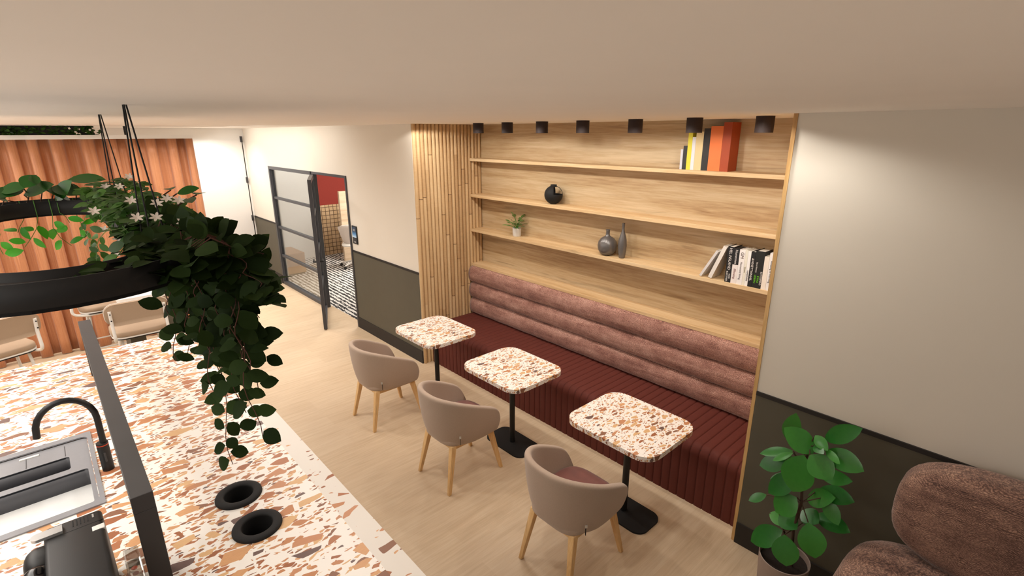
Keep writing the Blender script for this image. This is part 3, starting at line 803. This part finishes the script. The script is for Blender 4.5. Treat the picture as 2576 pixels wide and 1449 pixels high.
bm = plate(bm_new(), rrect(-0.74, 0.74, -0.41, 0.41, 0.1), 0.69, 0.735); obj('edge_band', bm, M_black, mt)
bm = bm_new(); cyl(bm, (0, 0, 0.02), 0.045, 0.67, 20); obj('column', bm, M_black, mt, smooth=True)
bm = bm_new(); cyl(bm, (0, 0, 0), 0.28, 0.02, 32); obj('base_plate', bm, M_black, mt, smooth=True)

# ================================================================== KITCHEN ISLAND
ZK = 0.92
isl = thing('kitchen_island', 'large terrazzo topped kitchen island with a pale border along its walkway edge', 'kitchen island', (0, 0, 0))
out = rrect(-3.765, 0.55, -3.62, -2.168, [0.02, 0.10, 0.02, 0.02], 8)
SX0, SX1, SY0, SY1 = -2.388, -1.612, -3.46, -2.905
HC = [(-1.266, -2.453), (-1.004, -2.453)]; HR = 0.066
holes = [rrect(SX0 + 0.02, SX1 - 0.02, SY0 + 0.02, SY1 - 0.02, 0.01)] + [circle(x, y, HR, 32) for x, y in HC]
obj('worktop', plate(bm_new(), out, ZK - 0.04, ZK, holes), M_terr, isl)
strip = rrect(-2.10, 0.55, -2.168, -2.070, [0.0, 0.095, 0.0, 0.0], 10)
es = obj('edge_strip', plate(bm_new(), strip, ZK - 0.04, ZK), M_strip, isl); es['label'] = 'plain pale border with few chips'
obj('carcass', plate(bm_new(), rrect(-3.70, 0.50, -3.55, -2.185, 0.01), 0.10, ZK - 0.04, holes), M_dado, isl)
obj('plinth', B(-3.65, 0.45, -3.50, -2.24, 0.0, 0.10), M_skirt, isl)

# sink
sk = thing('kitchen_sink', 'grey composite inset sink with two long basins', 'sink', (0, 0, ZK))
B1 = (-2.185, -2.045, -3.40, -3.006); B2 = (-2.000, -1.668, -3.40, -2.943)
rim = rrect(SX0, SX1, SY0, SY1, 0.006); inner = rrect(SX0 + 0.045, SX1 - 0.04, SY0 + 0.03, SY1 - 0.018, 0.03)
obj('rim', plate(bm_new(), rim, 0.0, 0.007, [inner], 0.0), M_sink, sk)
h1 = rrect(B1[0], B1[1], B1[2], B1[3], 0.015); h2 = rrect(B2[0], B2[1], B2[2], B2[3], 0.015)
dr_ = obj('drainer', plate(bm_new(), rrect(SX0 + 0.044, SX1 - 0.039, SY0 + 0.029, SY1 - 0.017, 0.03), -0.014, -0.004, [h1, h2]), M_sink, sk)
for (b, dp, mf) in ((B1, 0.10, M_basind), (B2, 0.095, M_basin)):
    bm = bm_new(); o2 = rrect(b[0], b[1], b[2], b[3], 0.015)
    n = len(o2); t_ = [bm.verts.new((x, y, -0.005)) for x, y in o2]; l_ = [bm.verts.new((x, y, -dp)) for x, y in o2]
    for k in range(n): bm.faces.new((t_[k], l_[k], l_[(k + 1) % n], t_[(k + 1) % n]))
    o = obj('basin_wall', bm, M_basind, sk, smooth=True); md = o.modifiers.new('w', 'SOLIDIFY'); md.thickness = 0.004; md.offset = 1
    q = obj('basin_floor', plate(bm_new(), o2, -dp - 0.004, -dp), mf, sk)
    if mf is M_basin: q['label'] = 'basin floor coloured white as if brightly lit'
for y in (-3.02, -3.17, -3.32): obj('drain_groove', B(SX0 + 0.075, B1[0] - 0.012, y - 0.0015, y + 0.0015, -0.0045, -0.002), M_basind, dr_)
obj('overflow_slot', B(-2.31, -2.295, -3.195, -3.120, -0.0045, 0.0), M_white, dr_)

# tap
tp = thing('kitchen_tap', 'matt black arched kitchen tap with an orange ring beside the sink', 'tap', (-1.911, -2.868, ZK))
bm = bm_new(); cyl(bm, (0, 0, 0), 0.024, 0.150, 28); obj('body', bm, M_black, tp, smooth=True)
bm = bm_new(); cyl(bm, (0, 0, 0.138), 0.0246, 0.004, 28); obj('accent_ring', bm, M_orange, tp, smooth=True)
bm = bm_new(); pts = [(0, 0.006, 0.14), (0, 0.006, 0.26)]
for k in range(0, 13):
    a = PI * k / 12; pts.append((0, 0.006 - 0.108 * (1 - math.cos(a)), 0.285 + 0.125 * math.sin(a)))
pts.append((0, -0.212, 0.265)); tube(bm, pts, 0.0135, 14); obj('spout', bm, M_black, tp, smooth=True)
bm = bm_new(); box(bm, 0.022, 0.029, -0.004, 0.004, 0.055, 0.105, 0.002); obj('lever', bm, M_gantry, tp)

# black rings set in the worktop
for i, (x, y) in enumerate(HC):
    t = thing('worktop_grommet', ['black rimmed round hole in the worktop, the smaller looking one under the trailing plant', 'black rimmed round hole in the worktop, the one nearer the bottom edge'][i], 'grommet', (x, y, ZK), 0, 'round black holes in the island worktop')
    bm = bm_new(); prof = []
    for k in range(13):
        a = PI * k / 12; prof.append((0.078 + 0.019 * math.cos(a), 0.016 * math.sin(a) ** 0.6))
    prof = [(0.097, 0.0)] + prof[1:-1] + [(0.059, 0.0), (0.0590, -0.02), (0.063, -0.02), (0.063, 0.0), (0.097, 0.0)]
    lathe(bm, prof, 48); obj('collar', bm, M_blackm, t, smooth=True)
    bm = bm_new(); lathe(bm, [(0.0588, 0.004), (0.0588, -0.30), (0, -0.30), ], 40); obj('liner', bm, M_blackm, t, smooth=True)

# gantry
gt = thing('worktop_gantry', 'anthracite square steel frame standing along the middle of the island', 'gantry', (0, -2.800, 0))
gz = 1.30; gw = 0.033
obj('top_bar', B(-3.31, -0.945, -gw, gw, gz - 0.066, gz, 0.002), M_gantry, gt)
for xx in (-3.31, -0.945 - 0.066): obj('post', B(xx, xx + 0.066, -gw, gw, ZK, gz - 0.066, 0.002), M_gantry, gt)

# coffee machine
cm = thing('coffee_machine', 'black coffee machine with a silver strip at the bottom left corner', 'coffee machine', (0, 0, ZK))
mx0, mx1, my0, my1, mh = -1.128, -0.50, -3.075, -2.915, 0.28
bm = B(mx0, mx1, my0, my1, 0.0, mh, 0.014, seg=3); cb_ = obj('body', bm, M_black, cm, smooth=True)
bm = bm_new(); box(bm, mx0 + 0.075, mx0 + 0.0765, my0 + 0.012, my1 + 0.0005, mh - 0.002, mh + 0.0004); obj('lid_seam', bm, M_blackm, cb_)
bm = plate(bm_new(), rrect(mx0 + 0.030, mx0 + 0.070, my0 - 0.030, my0 + 0.052, [0, 0, 0.018, 0.018]), mh, mh + 0.010, bev=0.002); obj('handle', bm, M_silver, cm, smooth=True)
for k in range(5): obj('vent_slot', B(mx0 + 0.018, mx0 + 0.055, my0 + 0.078 + k * 0.010, my0 + 0.081 + k * 0.010, mh - 0.001, mh + 0.0008), M_blackm, cb_)
obj('power_light', B(mx0 + 0.022, mx0 + 0.044, my0 + 0.132, my0 + 0.137, mh - 0.001, mh + 0.0012), M_silver, cb_)
obj('badge', B(mx0 + 0.100, mx0 + 0.128, my1 - 0.034, my1 + 0.001, mh - 0.016, mh + 0.0008, 0.002), M_white, cb_)
bm = bm_new(); superell(bm, (mx0 + 0.115, my0 - 0.010, mh - 0.075), (0.060, 0.050, 0.07), 0.7, 0.8, 28, 16); obj('brew_head', bm, M_black, cm, smooth='all')
bm = bm_new(); superell(bm, (mx0 + 0.20, my0 - 0.022, mh - 0.08), (0.052, 0.052, 0.075), 0.9, 1.0, 28, 16); obj('water_tank_dome', bm, plain('gloss_black', srgb(14, 14, 16), 0.08), cm, smooth='all')
jr = thing('clear_box', 'small smoky clear plastic box with a red mark between coffee machine and gantry', 'box', (-1.075, -2.868, ZK))
bm = bm_new(); box(bm, -0.075, 0.13, -0.022, 0.026, 0.001, 0.055, 0.006); obj('box_body', bm, M_jar, jr)
bm = bm_new(); cyl(bm, (0.0, 0.0, 0.012), 0.010, 0.003, 16); obj('red_mark', bm, M_orange, jr)

# ================================================================== CURTAIN, PELMET, HIGH TABLE AREA
XCU = -6.72
bm = bm_new(); NY, NZ = 420, 14; y_a, y_b = -1.300, -4.45; rows = []
for i in range(NY + 1):
    y = y_a + (y_b - y_a) * i / NY; u = (y_a - y)
    ph = u * 2 * PI / 0.20 + 1.3 * math.sin(u * 3.1) + 0.8 * math.sin(u * 7.3 + 1)
    row = []
    for j in range(NZ + 1):
        s = j / NZ; z = 0.012 + (2.445 - 0.012) * s
        amp = 0.050 + 0.018 * math.sin(u * 5.0 + 2) + 0.012 * (1 - s)
        row.append(bm.verts.new((XCU + amp * math.sin(ph + 0.25 * (1 - s) * math.sin(u * 4)), y + 0.025 * math.sin(ph * 2) * (0.6 + 0.4 * (1 - s)), z)))
    rows.append(row)
for i in range(NY):
    for j in range(NZ): bm.faces.new((rows[i][j], rows[i + 1][j], rows[i + 1][j + 1], rows[i][j + 1]))
cu = obj('curtain', bm, M_curtain, smooth='all'); md = cu.modifiers.new('t', 'SOLIDIFY'); md.thickness = 0.003
tag(cu, 'full height pleated copper satin curtain closing off the far end', 'curtain')
struct('trim_9', B(XCU - 0.10, XCU + 0.09, -5.2, -1.285, 2.447, 2.490), M_wallw)
# planter of greenery on the pelmet
pl = thing('pelmet_planter', 'dark trough of greenery tucked between curtain pelmet and ceiling', 'planter', (XCU, -3.2, 2.490))
obj('trough', B(-0.07, 0.07, -1.2, 0.95, 0.0, 0.098, 0.003), M_blackm, pl)
bm = bm_new()
for k in range(420):
    y = rnd(-1.15, 1.00); p = Vector((rnd(0.06, 0.10), y, rnd(0.004, 0.095)))
    d = Vector((0.5, rnd(-1, 1), rnd(-0.5, 0.3))); leaf(bm, p, d, Vector((1, 0, 0.5)) + rvec(0.5), rnd(0.03, 0.06), rnd(0.02, 0.035), 0.1, 0.2, n=4)
for v in bm.verts: v.co.z = min(max(v.co.z, 0.003), 0.099)
obj('foliage', bm, m_leaf('shade_leaf', (12, 30, 6), (56, 96, 24), 0.5), pl)
for k in range(14):
    bm = bm_new(); p = Vector((0.10, rnd(0.72, 1.0), rnd(0.01, 0.08)))
    for q in range(5): leaf(bm, p, Vector((0.2, math.cos(q * 1.257), math.sin(q * 1.257))), Vector((1, 0, 0)), 0.014, 0.008, 0.05, 0.1, n=4)
    obj('flower', bm, M_petal, pl)
pb = obj('pelmet_bracket', B(XCU + 0.02, XCU + 0.05, -1.975, -1.945, 2.490, CEIL - 0.004), M_black); tag(pb, 'short black bracket standing on the white curtain pelmet', 'bracket')

# high table
ht = thing('high_table', 'white topped high table with olive end panel in front of the curtain', 'table', (-5.40, -2.22, 0))
obj('tabletop', plate(bm_new(), rrect(-0.35, 0.35, -0.28, 0.28, 0.03), 0.92, 0.955, bev=0.003), M_white, ht)
obj('apron', B(-0.34, 0.34, -0.27, 0.27, 0.885, 0.92), M_stool, ht)
for s in (-1, 1):
    obj('end_panel', B(-0.30, 0.30, s * 0.175 - 0.065, s * 0.175 + 0.065, 0.0, 0.885), M_dado, ht)

# bar stools
def bar_stool(loc, rotz, label):
    t = thing('bar_stool', label, 'stool', loc, rotz, 'beige bar stools at the high table')
    # faces +y; backrest at -y
    bm = bm_new(); superell(bm, (0, 0, 0.722), (0.225, 0.21, 0.034), 0.42, 0.5, 40, 12); st_ = obj('seat', bm, M_stool, t, smooth='all')
    obj('seat_piping', plate(bm_new(), rrect(-0.222, 0.222, -0.207, 0.207, 0.11, 10), 0.688, 0.700), M_white, st_, smooth=True)
    obj('seat_pan', plate(bm_new(), rrect(-0.215, 0.215, -0.20, 0.20, 0.10, 10), 0.676, 0.687), M_black, st_, smooth=True)
    def back(off, hw, y_in, y_out, r):
        bm = bm_new(); o2 = rrect(-hw, hw, 0.835 - off, 1.045 + off, [r] * 4, 8)
        def pos(x, z, y): return (x, y + 0.045 * (1 - (x / 0.25) ** 2) * -1 + 0.0 - 0.10 * (z - 0.835), z)
        f = [bm.verts.new(pos(x, z, y_in)) for x, z in o2]; b = [bm.verts.new(pos(x, z, y_out)) for x, z in o2]
        n = len(o2)
        for k in range(n): bm.faces.new((f[k], f[(k + 1) % n], b[(k + 1) % n], b[k]))
        NXg = 10
        bm.faces.new(f); bm.faces.new(b[::-1]); bmesh.ops.triangulate(bm, faces=[q for q in bm.faces if len(q.verts) > 4])
        return bm
    br_ = obj('backrest', back(0, 0.245, -0.205, -0.240, 0.085), M_stool, t, smooth=True)
    obj('back_piping', back(0.004, 0.249, -0.200, -0.206, 0.089), M_white, br_, smooth=True)
    frames = {}
    for s in (-1, 1):
        bm = bm_new(); tube(bm, fillet([(s * 0.205, -0.273, 0.985), (s * 0.205, -0.255, 0.86), (s * 0.205, -0.275, 0.70), (s * 0.20, -0.16, 0.668), (s * 0.17, 0.12, 0.668)], 0.05, 6), 0.0135, 10)
        fr_ = obj('back_frame', bm, M_white, t, smooth=True)
        frames[s] = fr_
    for sx, sy in ((-1, -1), (1, -1), (1, 1), (-1, 1)):
        bm = bm_new(); tube(bm, [(sx * 0.15, sy * 0.13, 0.675), (sx * 0.205, sy * 0.19, 0.0)], 0.012, 10); obj('leg', bm, M_white, t, smooth=True)
    bm = bm_new(); k = 0.28 / 0.675; px, py = 0.205 - 0.055 * k, 0.19 - 0.06 * k
    c = [(-px, -py, 0.28), (px, -py, 0.28), (px, py, 0.28), (-px, py, 0.28)]
    for q in range(4): tube(bm, [c[q], c[(q + 1) % 4]], 0.008, 8)
    obj('footrest', bm, M_white, t, smooth=True)
    for s in (-1, 1):
        for z in (0.96, 0.90):
            bm = bm_new(); cyl(bm, (0, 0, 0), 0.006, 0.003, 10, mat=Matrix.Translation((s * 0.205, -0.283, z)) @ Matrix.Rotation(PI / 2, 4, 'X')); obj('screw', bm, M_black, frames[s])
    return t
s0 = bar_stool((-4.84, -2.395, 0), math.radians(90), 'beige bar stool with white frame, back turned, nearest the trailing plant')
dup(s0, (-4.98, -3.385, 0), math.radians(112), 'beige bar stool with white frame turned aslant at the left edge of the photo')
dup(s0, (-5.96, -2.58, 0), math.radians(2), 'beige bar stool facing the side of the high table, half hidden by the hanging planter')

# ================================================================== HANGING RING PLANTER
hp = thing('hanging_planter', 'black racetrack shaped trough hanging by black cables above the island, full of plants', 'hanging planter', (0, 0, 0))
ZP = 2.15; HPH = 0.080
def stadium(x0, x1, yc, r, n=14):
    pts = []
    for k in range(n + 1):
        a = -PI / 2 + PI * k / n; pts.append((x1 - r + r * math.cos(a), yc + r * math.sin(a)))
    for k in range(n + 1):
        a = PI / 2 + PI * k / n; pts.append((x0 + r + r * math.cos(a), yc + r * math.sin(a)))
    return pts
YC = -2.850
so = stadium(-2.90, -0.655, YC, 0.355); si = stadium(-2.755, -0.80, YC, 0.210)
obj('trough_base', plate(bm_new(), so, ZP - HPH, ZP - HPH + 0.01, [si]), M_blackm, hp)
for nm, a, d in (('outer_wall', so, 1), ('inner_wall', si, -1)):
    bm = bm_new(); n = len(a)
    lo = [bm.verts.new((x, y, ZP - HPH)) for x, y in a]; hi = [bm.verts.new((x, y, ZP)) for x, y in a]
    for k in range(n): bm.faces.new((lo[k], lo[(k + 1) % n], hi[(k + 1) % n], hi[k]))
    o = obj(nm, bm, M_blackm, hp, smooth='all'); md = o.modifiers.new('w', 'SOLIDIFY'); md.thickness = 0.006; md.offset = -d
so2 = stadium(-2.894, -0.661, YC, 0.349); si2 = stadium(-2.761, -0.794, YC, 0.216)
obj('soil', plate(bm_new(), so2, ZP - 0.040, ZP - 0.026, [si2]), M_soil, hp)
for (x, y) in ((-2.323, -2.560), (-1.152, -2.594)):
    for (dx, dy) in ((-0.065, -0.02), (0.0, 0.045), (0.065, -0.01)):
        bm = bm_new(); tube(bm, [(x + dx * 0.12, y + dy * 0.12, CEIL), (x + dx, y + dy, ZP - 0.03)], 0.0028, 6); obj('cable', bm, M_blackm, hp)
for (x, y) in ((-2.323, -3.135), (-1.152, -3.135)):
    for (dx, dy) in ((-0.065, -0.02), (0.0, 0.045), (0.065, -0.01)):
        bm = bm_new(); tube(bm, [(x + dx * 0.12, y + dy * 0.12, CEIL), (x + dx, y + dy, ZP - 0.03)], 0.0028, 6); obj('cable', bm, M_blackm, hp)

# trailing dark-leaved plant
def vine(lb, sb, pts, L=(0.058, 0.084), step=0.040, up=Vector((0.7, -0.35, 0.6)), wr=0.74, spread=0.4):
    pts = [Vector(p) for p in pts]
    tube(sb, pts, 0.0016, 5)
    acc = 0.0; side = 1
    for i in range(len(pts) - 1):
        a, b = pts[i], pts[i + 1]; seg = (b - a).length; t = 0.0
        while acc + (seg - t) >= step:
            t += step - acc; acc = 0.0; p = a.lerp(b, t / seg); side = -side
            dv = (b - a).normalized(); sd = dv.cross(Vector((-0.77, 0.0, 0.3)) if False else Vector((0.7, -0.6, 0.1))).normalized() * side
            l_ = rnd(*L); d = sd + dv * rnd(0.05, 0.6) + rvec(spread)
            leaf(lb, p + d.normalized() * 0.008, d, up + rvec(0.55), l_, l_ * wr * rnd(0.85, 1.1), rnd(0.0, 0.5), rnd(0.05, 0.25), 0.47)
        acc += seg - t
def hang(p, q, sag=0.04, n=8):
    p, q = Vector(p), Vector(q)
    return [p.lerp(q, k / n) + Vector((math.sin(k * 1.1 + p.x * 9) * sag * 0.4, math.cos(k * 0.9 + p.x * 7) * sag * 0.4, 0)) for k in range(n + 1)]
tr = thing('trailing_plant', 'dark green trailing plant hanging low from the near corner of the hanging planter', 'plant', (0, 0, 0))
lb = bm_new(); sb = bm_new()
# (u, v) of the lowest leaf of each strand, distance plane y
ends = [(588, 1170, -2.47), (650, 1100, -2.44), (640, 985, -2.42), (540, 985, -2.50), (600, 900, -2.46), (520, 890, -2.52), (450, 910, -2.58), (640, 850, -2.40), (575, 1000, -2.45), (480, 850, -2.54), (560, 820, -2.47), (430, 790, -2.58), (620, 760, -2.42), (655, 640, -2.36), (500, 760, -2.5), (650, 720, -2.40), (545, 720, -2.46), (600, 660, -2.40), (470, 720, -2.56), (420, 700, -2.58), (560, 940, -2.43), (620, 930, -2.46), (655, 900, -2.38), (480, 900, -2.50), (520, 820, -2.44), (600, 830, -2.38), (640, 800, -2.36), (575, 760, -2.36), (660, 680, -2.32), (610, 1040, -2.44), (585, 880, -2.42), (540, 780, -2.40), (630, 700, -2.34), (490, 790, -2.46), (570, 690, -2.38)]
for (u, v, y) in ends:
    q = at(u, v, y=y)
    p = Vector((max(-1.35, min(-0.72, q.x + rnd(-0.06, 0.06))), -2.545, ZP + 0.02)); e = Vector((p.x, min(y, -2.47), ZP + 0.005)) + Vector((rnd(-.02, .02), 0.015, 0.01))
    pts = [p, (p + e) / 2 + Vector((0, 0, 0.03))] + hang(e, q, 0.035, 14)
    vine(lb, sb, pts)
# mound of leaves along the trough
for k in range(420):
    x = rnd(-1.45, -0.66); y = rnd(-2.66, -2.33)
    z = ZP + rnd(-0.08, 0.035) - max(0, y + 2.50) * 0.9
    az = rnd(0, 2 * PI); d = Vector((math.cos(az) + 0.2, math.sin(az) + 0.35, rnd(-0.5, 0.4)))
    l_ = rnd(0.062, 0.092); leaf(lb, (x, y, z), d, Vector((0.35, -0.2, 1)) + rvec(0.5), l_, l_ * 0.70, rnd(0, 0.6), 0.15, 0.47)
for k in range(110):
    a = rnd(0.05, 1.5); rr = 0.2825 + rnd(-0.08, 0.09); x = -1.01 + rr * math.cos(a); y = YC + rr * math.sin(a)
    z = ZP + rnd(-0.03, 0.03) * (0.4 + 0.6 * a) - 0.01; d = Vector((rnd(-1, 1), rnd(-1, 1), rnd(-0.4, 0.2)))
    if a < 0.55 and random.random() < 0.75: continue
    l_ = rnd(0.055, 0.085); leaf(lb, (x, y, z), d, Vector((0.35, -0.2, 1)) + rvec(0.4), l_, l_ * 0.62, rnd(0, 0.5), 0.15, 0.47)
obj('foliage', lb, M_leafd, tr, smooth='all'); obj('stems', sb, plain('red_brown_stem', srgb(84, 44, 32), 0.7), tr)

# ivy with little white flowers in the middle of the trough
iv = thing('flowering_ivy', 'mid green ivy with small white star flowers in the hanging planter under the cables', 'plant', (0, 0, 0))
lb = bm_new(); sb = bm_new(); fb = bm_new()
for k in range(430):
    x = rnd(-2.60, -1.20); y = rnd(-2.68, -2.36); hgt = 0.10 + 0.05 * math.sin((x + 2.6) * 2.6)
    z = ZP + rnd(-0.02, hgt) - max(0, abs(y + 2.57) - 0.07) * 1.0
    az = rnd(0, 2 * PI); d = Vector((math.cos(az), math.sin(az), rnd(-0.5, 0.3))); l_ = rnd(0.045, 0.075)
    up = Vector((0.3, -0.15, 1)) + rvec(0.4)
    leaf(lb, (x, y, z), d, up, l_, l_ * 0.62, rnd(0, 0.5), 0.12, 0.40, 5)
    if k % 2 == 0:
        s = d.cross(up).normalized()
        for q in (-1, 1): leaf(lb, (x, y, z), d * 0.75 + s * q, up, l_ * 0.75, l_ * 0.42, 0.2, 0.12, 0.40, 5)
    if k % 9 == 0: tube(sb, [(x, y, ZP - 0.02), (x + rnd(-.03, .03), y + rnd(-.03, .03), z)], 0.0018, 5)
fpos = [(330, 505), (395, 512), (345, 548), (393, 547), (300, 470), (265, 470), (435, 538), (237, 532), (420, 500), (450, 505), (290, 640), (300, 600), (325, 445), (462, 560), (262, 578)]
for (u, v) in fpos:
    c = at(u, v, z=2.30 if v < 460 else (2.26 if v < 520 else 2.22)) if v < 570 else at(u, v, y=-2.66)
    nrm = (CAM - c).normalized() * 0.6 + Vector((0, 0, 0.6)); nrm.normalize(); a = nrm.orthogonal().normalized(); b = nrm.cross(a); fb = bm_new()
    for q in range(6):
        an = 2 * PI * q / 6; leaf(fb, c, a * math.cos(an) + b * math.sin(an) + nrm * 0.3, nrm, 0.024, 0.010, 0.2, 0.1, 0.5, 4)
    obj('flower', fb, M_petal, iv)
# sprays dropping inside the ring
for (p, q) in (((215, 545), (235, 655)), ((270, 560), (250, 640)), ((310, 570), (300, 660))):
    a_, b_ = at(p[0], p[1], y=-2.66), at(q[0], q[1], y=-2.70)
    vine(lb, sb, hang(a_, b_, 0.05, 6), (0.04, 0.065), 0.03, Vector((0.7, -0.3, 0.5)), 0.6, 0.5)
obj('foliage', lb, M_leafm, iv, smooth='all'); obj('stems', sb, M_stemg, iv)

# broad-leaved plant at the far end
bl = thing('broad_leaf_plant', 'plant with large glossy oval leaves rising from the far curve of the hanging planter', 'plant', (0, 0, 0))
lb = bm_new(); sb = bm_new()
for (b, t, wd) in [((170, 452), (262, 448), 0.085), ((185, 478), (250, 490), 0.08), ((130, 470), (205, 486), 0.10), ((140, 505), (175, 455), 0.085), ((120, 470), (75, 452), 0.09), ((60, 490), (130, 462), 0.085), ((60, 475), (-20, 492), 0.075), ((0, 478), (60, 470), 0.07), ((20, 505), (-40, 480), 0.08), ((175, 500), (120, 478), 0.09), ((90, 440), (60, 470), 0.07)]:
    pa, pb_ = at(b[0], b[1], x=-2.80), at(t[0], t[1], x=-2.74)
    leaf(lb, pa, pb_ - pa, Vector((0.55, 0.0, 1)) + rvec(0.15), (pb_ - pa).length * 1.05, wd * 1.35, 0.12, 0.12, 0.48, 8)
    root = Vector((-2.82, pa.y + rnd(-0.03, 0.03), ZP - 0.03)); sb = bm_new(); tube(sb, [root, root.lerp(pa, 0.5) + Vector((0, 0.02, 0.01)), pa], 0.003, 6); obj('stem', sb, M_stem, bl)
for (u, v, du, dv) in ((445, 487, 55, -18), (495, 490, 35, -38), (470, 500, 45, 12), (430, 478, -18, -28)):
    pa = at(u, v, z=2.24); pb_ = at(u + du, v + dv, z=2.27); leaf(lb, pa, pb_ - pa, Vector((0.6, -0.2, 0.8)), min(0.13, (pb_ - pa).length), 0.055, 0.2, 0.12, 0.48, 8)
    root = Vector((pa.x, -2.56, ZP - 0.02)); sb = bm_new(); tube(sb, [root, pa], 0.003, 6); obj('stem', sb, M_stem, bl)
obj('foliage', lb, M_leafb, bl, smooth='all')

# bright sprigs hanging under the far curve
sg_ = thing('bright_trailing_sprigs', 'bright green trailing sprigs hanging beneath the far side of the hanging planter', 'plant', (0, 0, 0))
lb = bm_new(); sb = bm_new()
for pl_ in ([(95, 548), (92, 575), (78, 600), (62, 622)], [(132, 540), (133, 572), (152, 598), (180, 618)], [(195, 548), (210, 572), (224, 590)], [(60, 552), (50, 570), (45, 585)], [(150, 535), (165, 545), (175, 560)], [(0, 590), (-5, 615), (8, 640)]):
    sb = bm_new(); vine(lb, sb, [at(u, v, x=-2.74) for u, v in pl_], (0.065, 0.09), 0.036, Vector((0.8, 0, 0.4)), 0.52, 0.35)
    a_ = at(pl_[0][0], pl_[0][1], x=-2.74); tube(sb, [Vector((-2.80, a_.y, ZP - 0.03)), Vector((-2.752, a_.y, ZP + 0.01)), Vector((-2.742, a_.y, ZP - 0.03)), a_], 0.002, 5); obj('stem', sb, M_stemg, sg_)
obj('foliage', lb, M_leafl, sg_, smooth='all')

# ================================================================== RUBBER PLANT
rp = thing('rubber_plant', 'broad leaved rubber plant in a taupe planter against the olive dado', 'plant', (0.385, -0.33, 0))
bm = bm_new(); lathe(bm, [(0, 0), (0.095, 0), (0.100, 0.01), (0.122, 0.36), (0.116, 0.36), (0.112, 0.325), (0, 0.325)], 48); obj('pot', bm, M_potg, rp, smooth=True)
bm = bm_new(); cyl(bm, (0, 0, 0.318), 0.112, 0.012, 40); obj('soil', bm, M_soil, rp)
lb = bm_new(); sb = bm_new(); O = Vector((0.385, -0.33, 0))
def cp(x, y, yy=-0.33): return at(1780 + 0.3374 * x, 960 + 0.3374 * y, y=yy) - O
stem = [cp(640, 1290), cp(640, 1100), cp(700, 900), cp(710, 650), cp(760, 480)]
stem[0].z = 0.325
tube(sb, stem, 0.007, 8); tube(sb, [cp(620, 1300, -0.30), cp(560, 1080, -0.31), cp(520, 920, -0.32), cp(560, 700, -0.33)], 0.005, 6)
LV = [((600, 440), (655, 255), 0.07, -.33), ((795, 535), (585, 345), 0.095, -.36), ((870, 432), (1128, 352), 0.072, -.33), ((640, 518), (383, 525), 0.045, -.33), ((878, 512), (1155, 662), 0.085, -.34), ((720, 548), (622, 828), 0.125, -.40), ((762, 545), (925, 725), 0.10, -.39), ((600, 592), (382, 622), 0.075, -.34), ((665, 700), (440, 830), 0.085, -.37), ((440, 842), (303, 885), 0.04, -.33), ((665, 862), (500, 975), 0.10, -.38), ((560, 1110), (308, 1190), 0.095, -.36), ((575, 1140), (585, 1385), 0.105, -.42), ((750, 1050), (805, 1325), 0.105, -.38), ((830, 690), (1062, 742), 0.06, -.27), ((830, 800), (1080, 890), 0.075, -.26), ((870, 860), (975, 1072), 0.06, -.29), ((800, 990), (1052, 1112), 0.075, -.26), ((540, 980), (660, 1095), 0.085, -.33), ((460, 980), (600, 1060), 0.06, -.31), ((740, 880), (930, 860), 0.08, -.28), ((700, 960), (820, 1050), 0.08, -.29), ((520, 640), (610, 560), 0.05, -.32), ((660, 720), (465, 722), 0.05, -.34), ((800, 400), (890, 510), 0.045, -.35), ((880, 500), (980, 610), 0.03, -.37), ((790, 480), (860, 530), 0.035, -.37), ((640, 530), (480, 585), 0.03, -.36)]
for (b, t, wd, yy) in LV:
    pa, pb_ = cp(b[0], b[1], yy + 0.02), cp(t[0], t[1], yy - 0.03)
    leaf(lb, pa, pb_ - pa, Vector((0.12, -0.75, 0.65)) + rvec(0.2), (pb_ - pa).length * 1.03, wd * 1.2, 0.22, rnd(0.08, 0.22), 0.5, 9)
    near = min(stem, key=lambda s_: (s_ - pa).length); tube(sb, [near, pa], 0.0028, 5)
obj('foliage', lb, M_leafr, rp, smooth='all'); obj('stems', sb, M_stem, rp)

# ================================================================== ARMCHAIR
ac = thing('lounge_chair', 'brown chenille lounge chair with fat rounded pads in the bottom right corner', 'armchair', (0, 0, 0))
def bow(p): return p + Vector((0, -0.06 * (p.x / 0.6) ** 2 * 0, 0))
bm = bm_new(); superell(bm, (1.36, -0.175, 0.885), (0.610, 0.135, 0.245), 0.62, 0.45, 64, 28, lambda p: p + Vector((0, 0.10 * p.z, 0))); obj('backrest_pad', bm, M_chair, ac, smooth='all')
bm = bm_new(); superell(bm, (1.33, -0.60, 0.52), (0.690, 0.50, 0.172), 0.5, 0.42, 64, 22); obj('seat_pad', bm, M_chair, ac, smooth='all')
obj('plinth', B(0.80, 1.85, -0.95, -0.20, 0.0, 0.36, 0.02), M_skirt, ac)
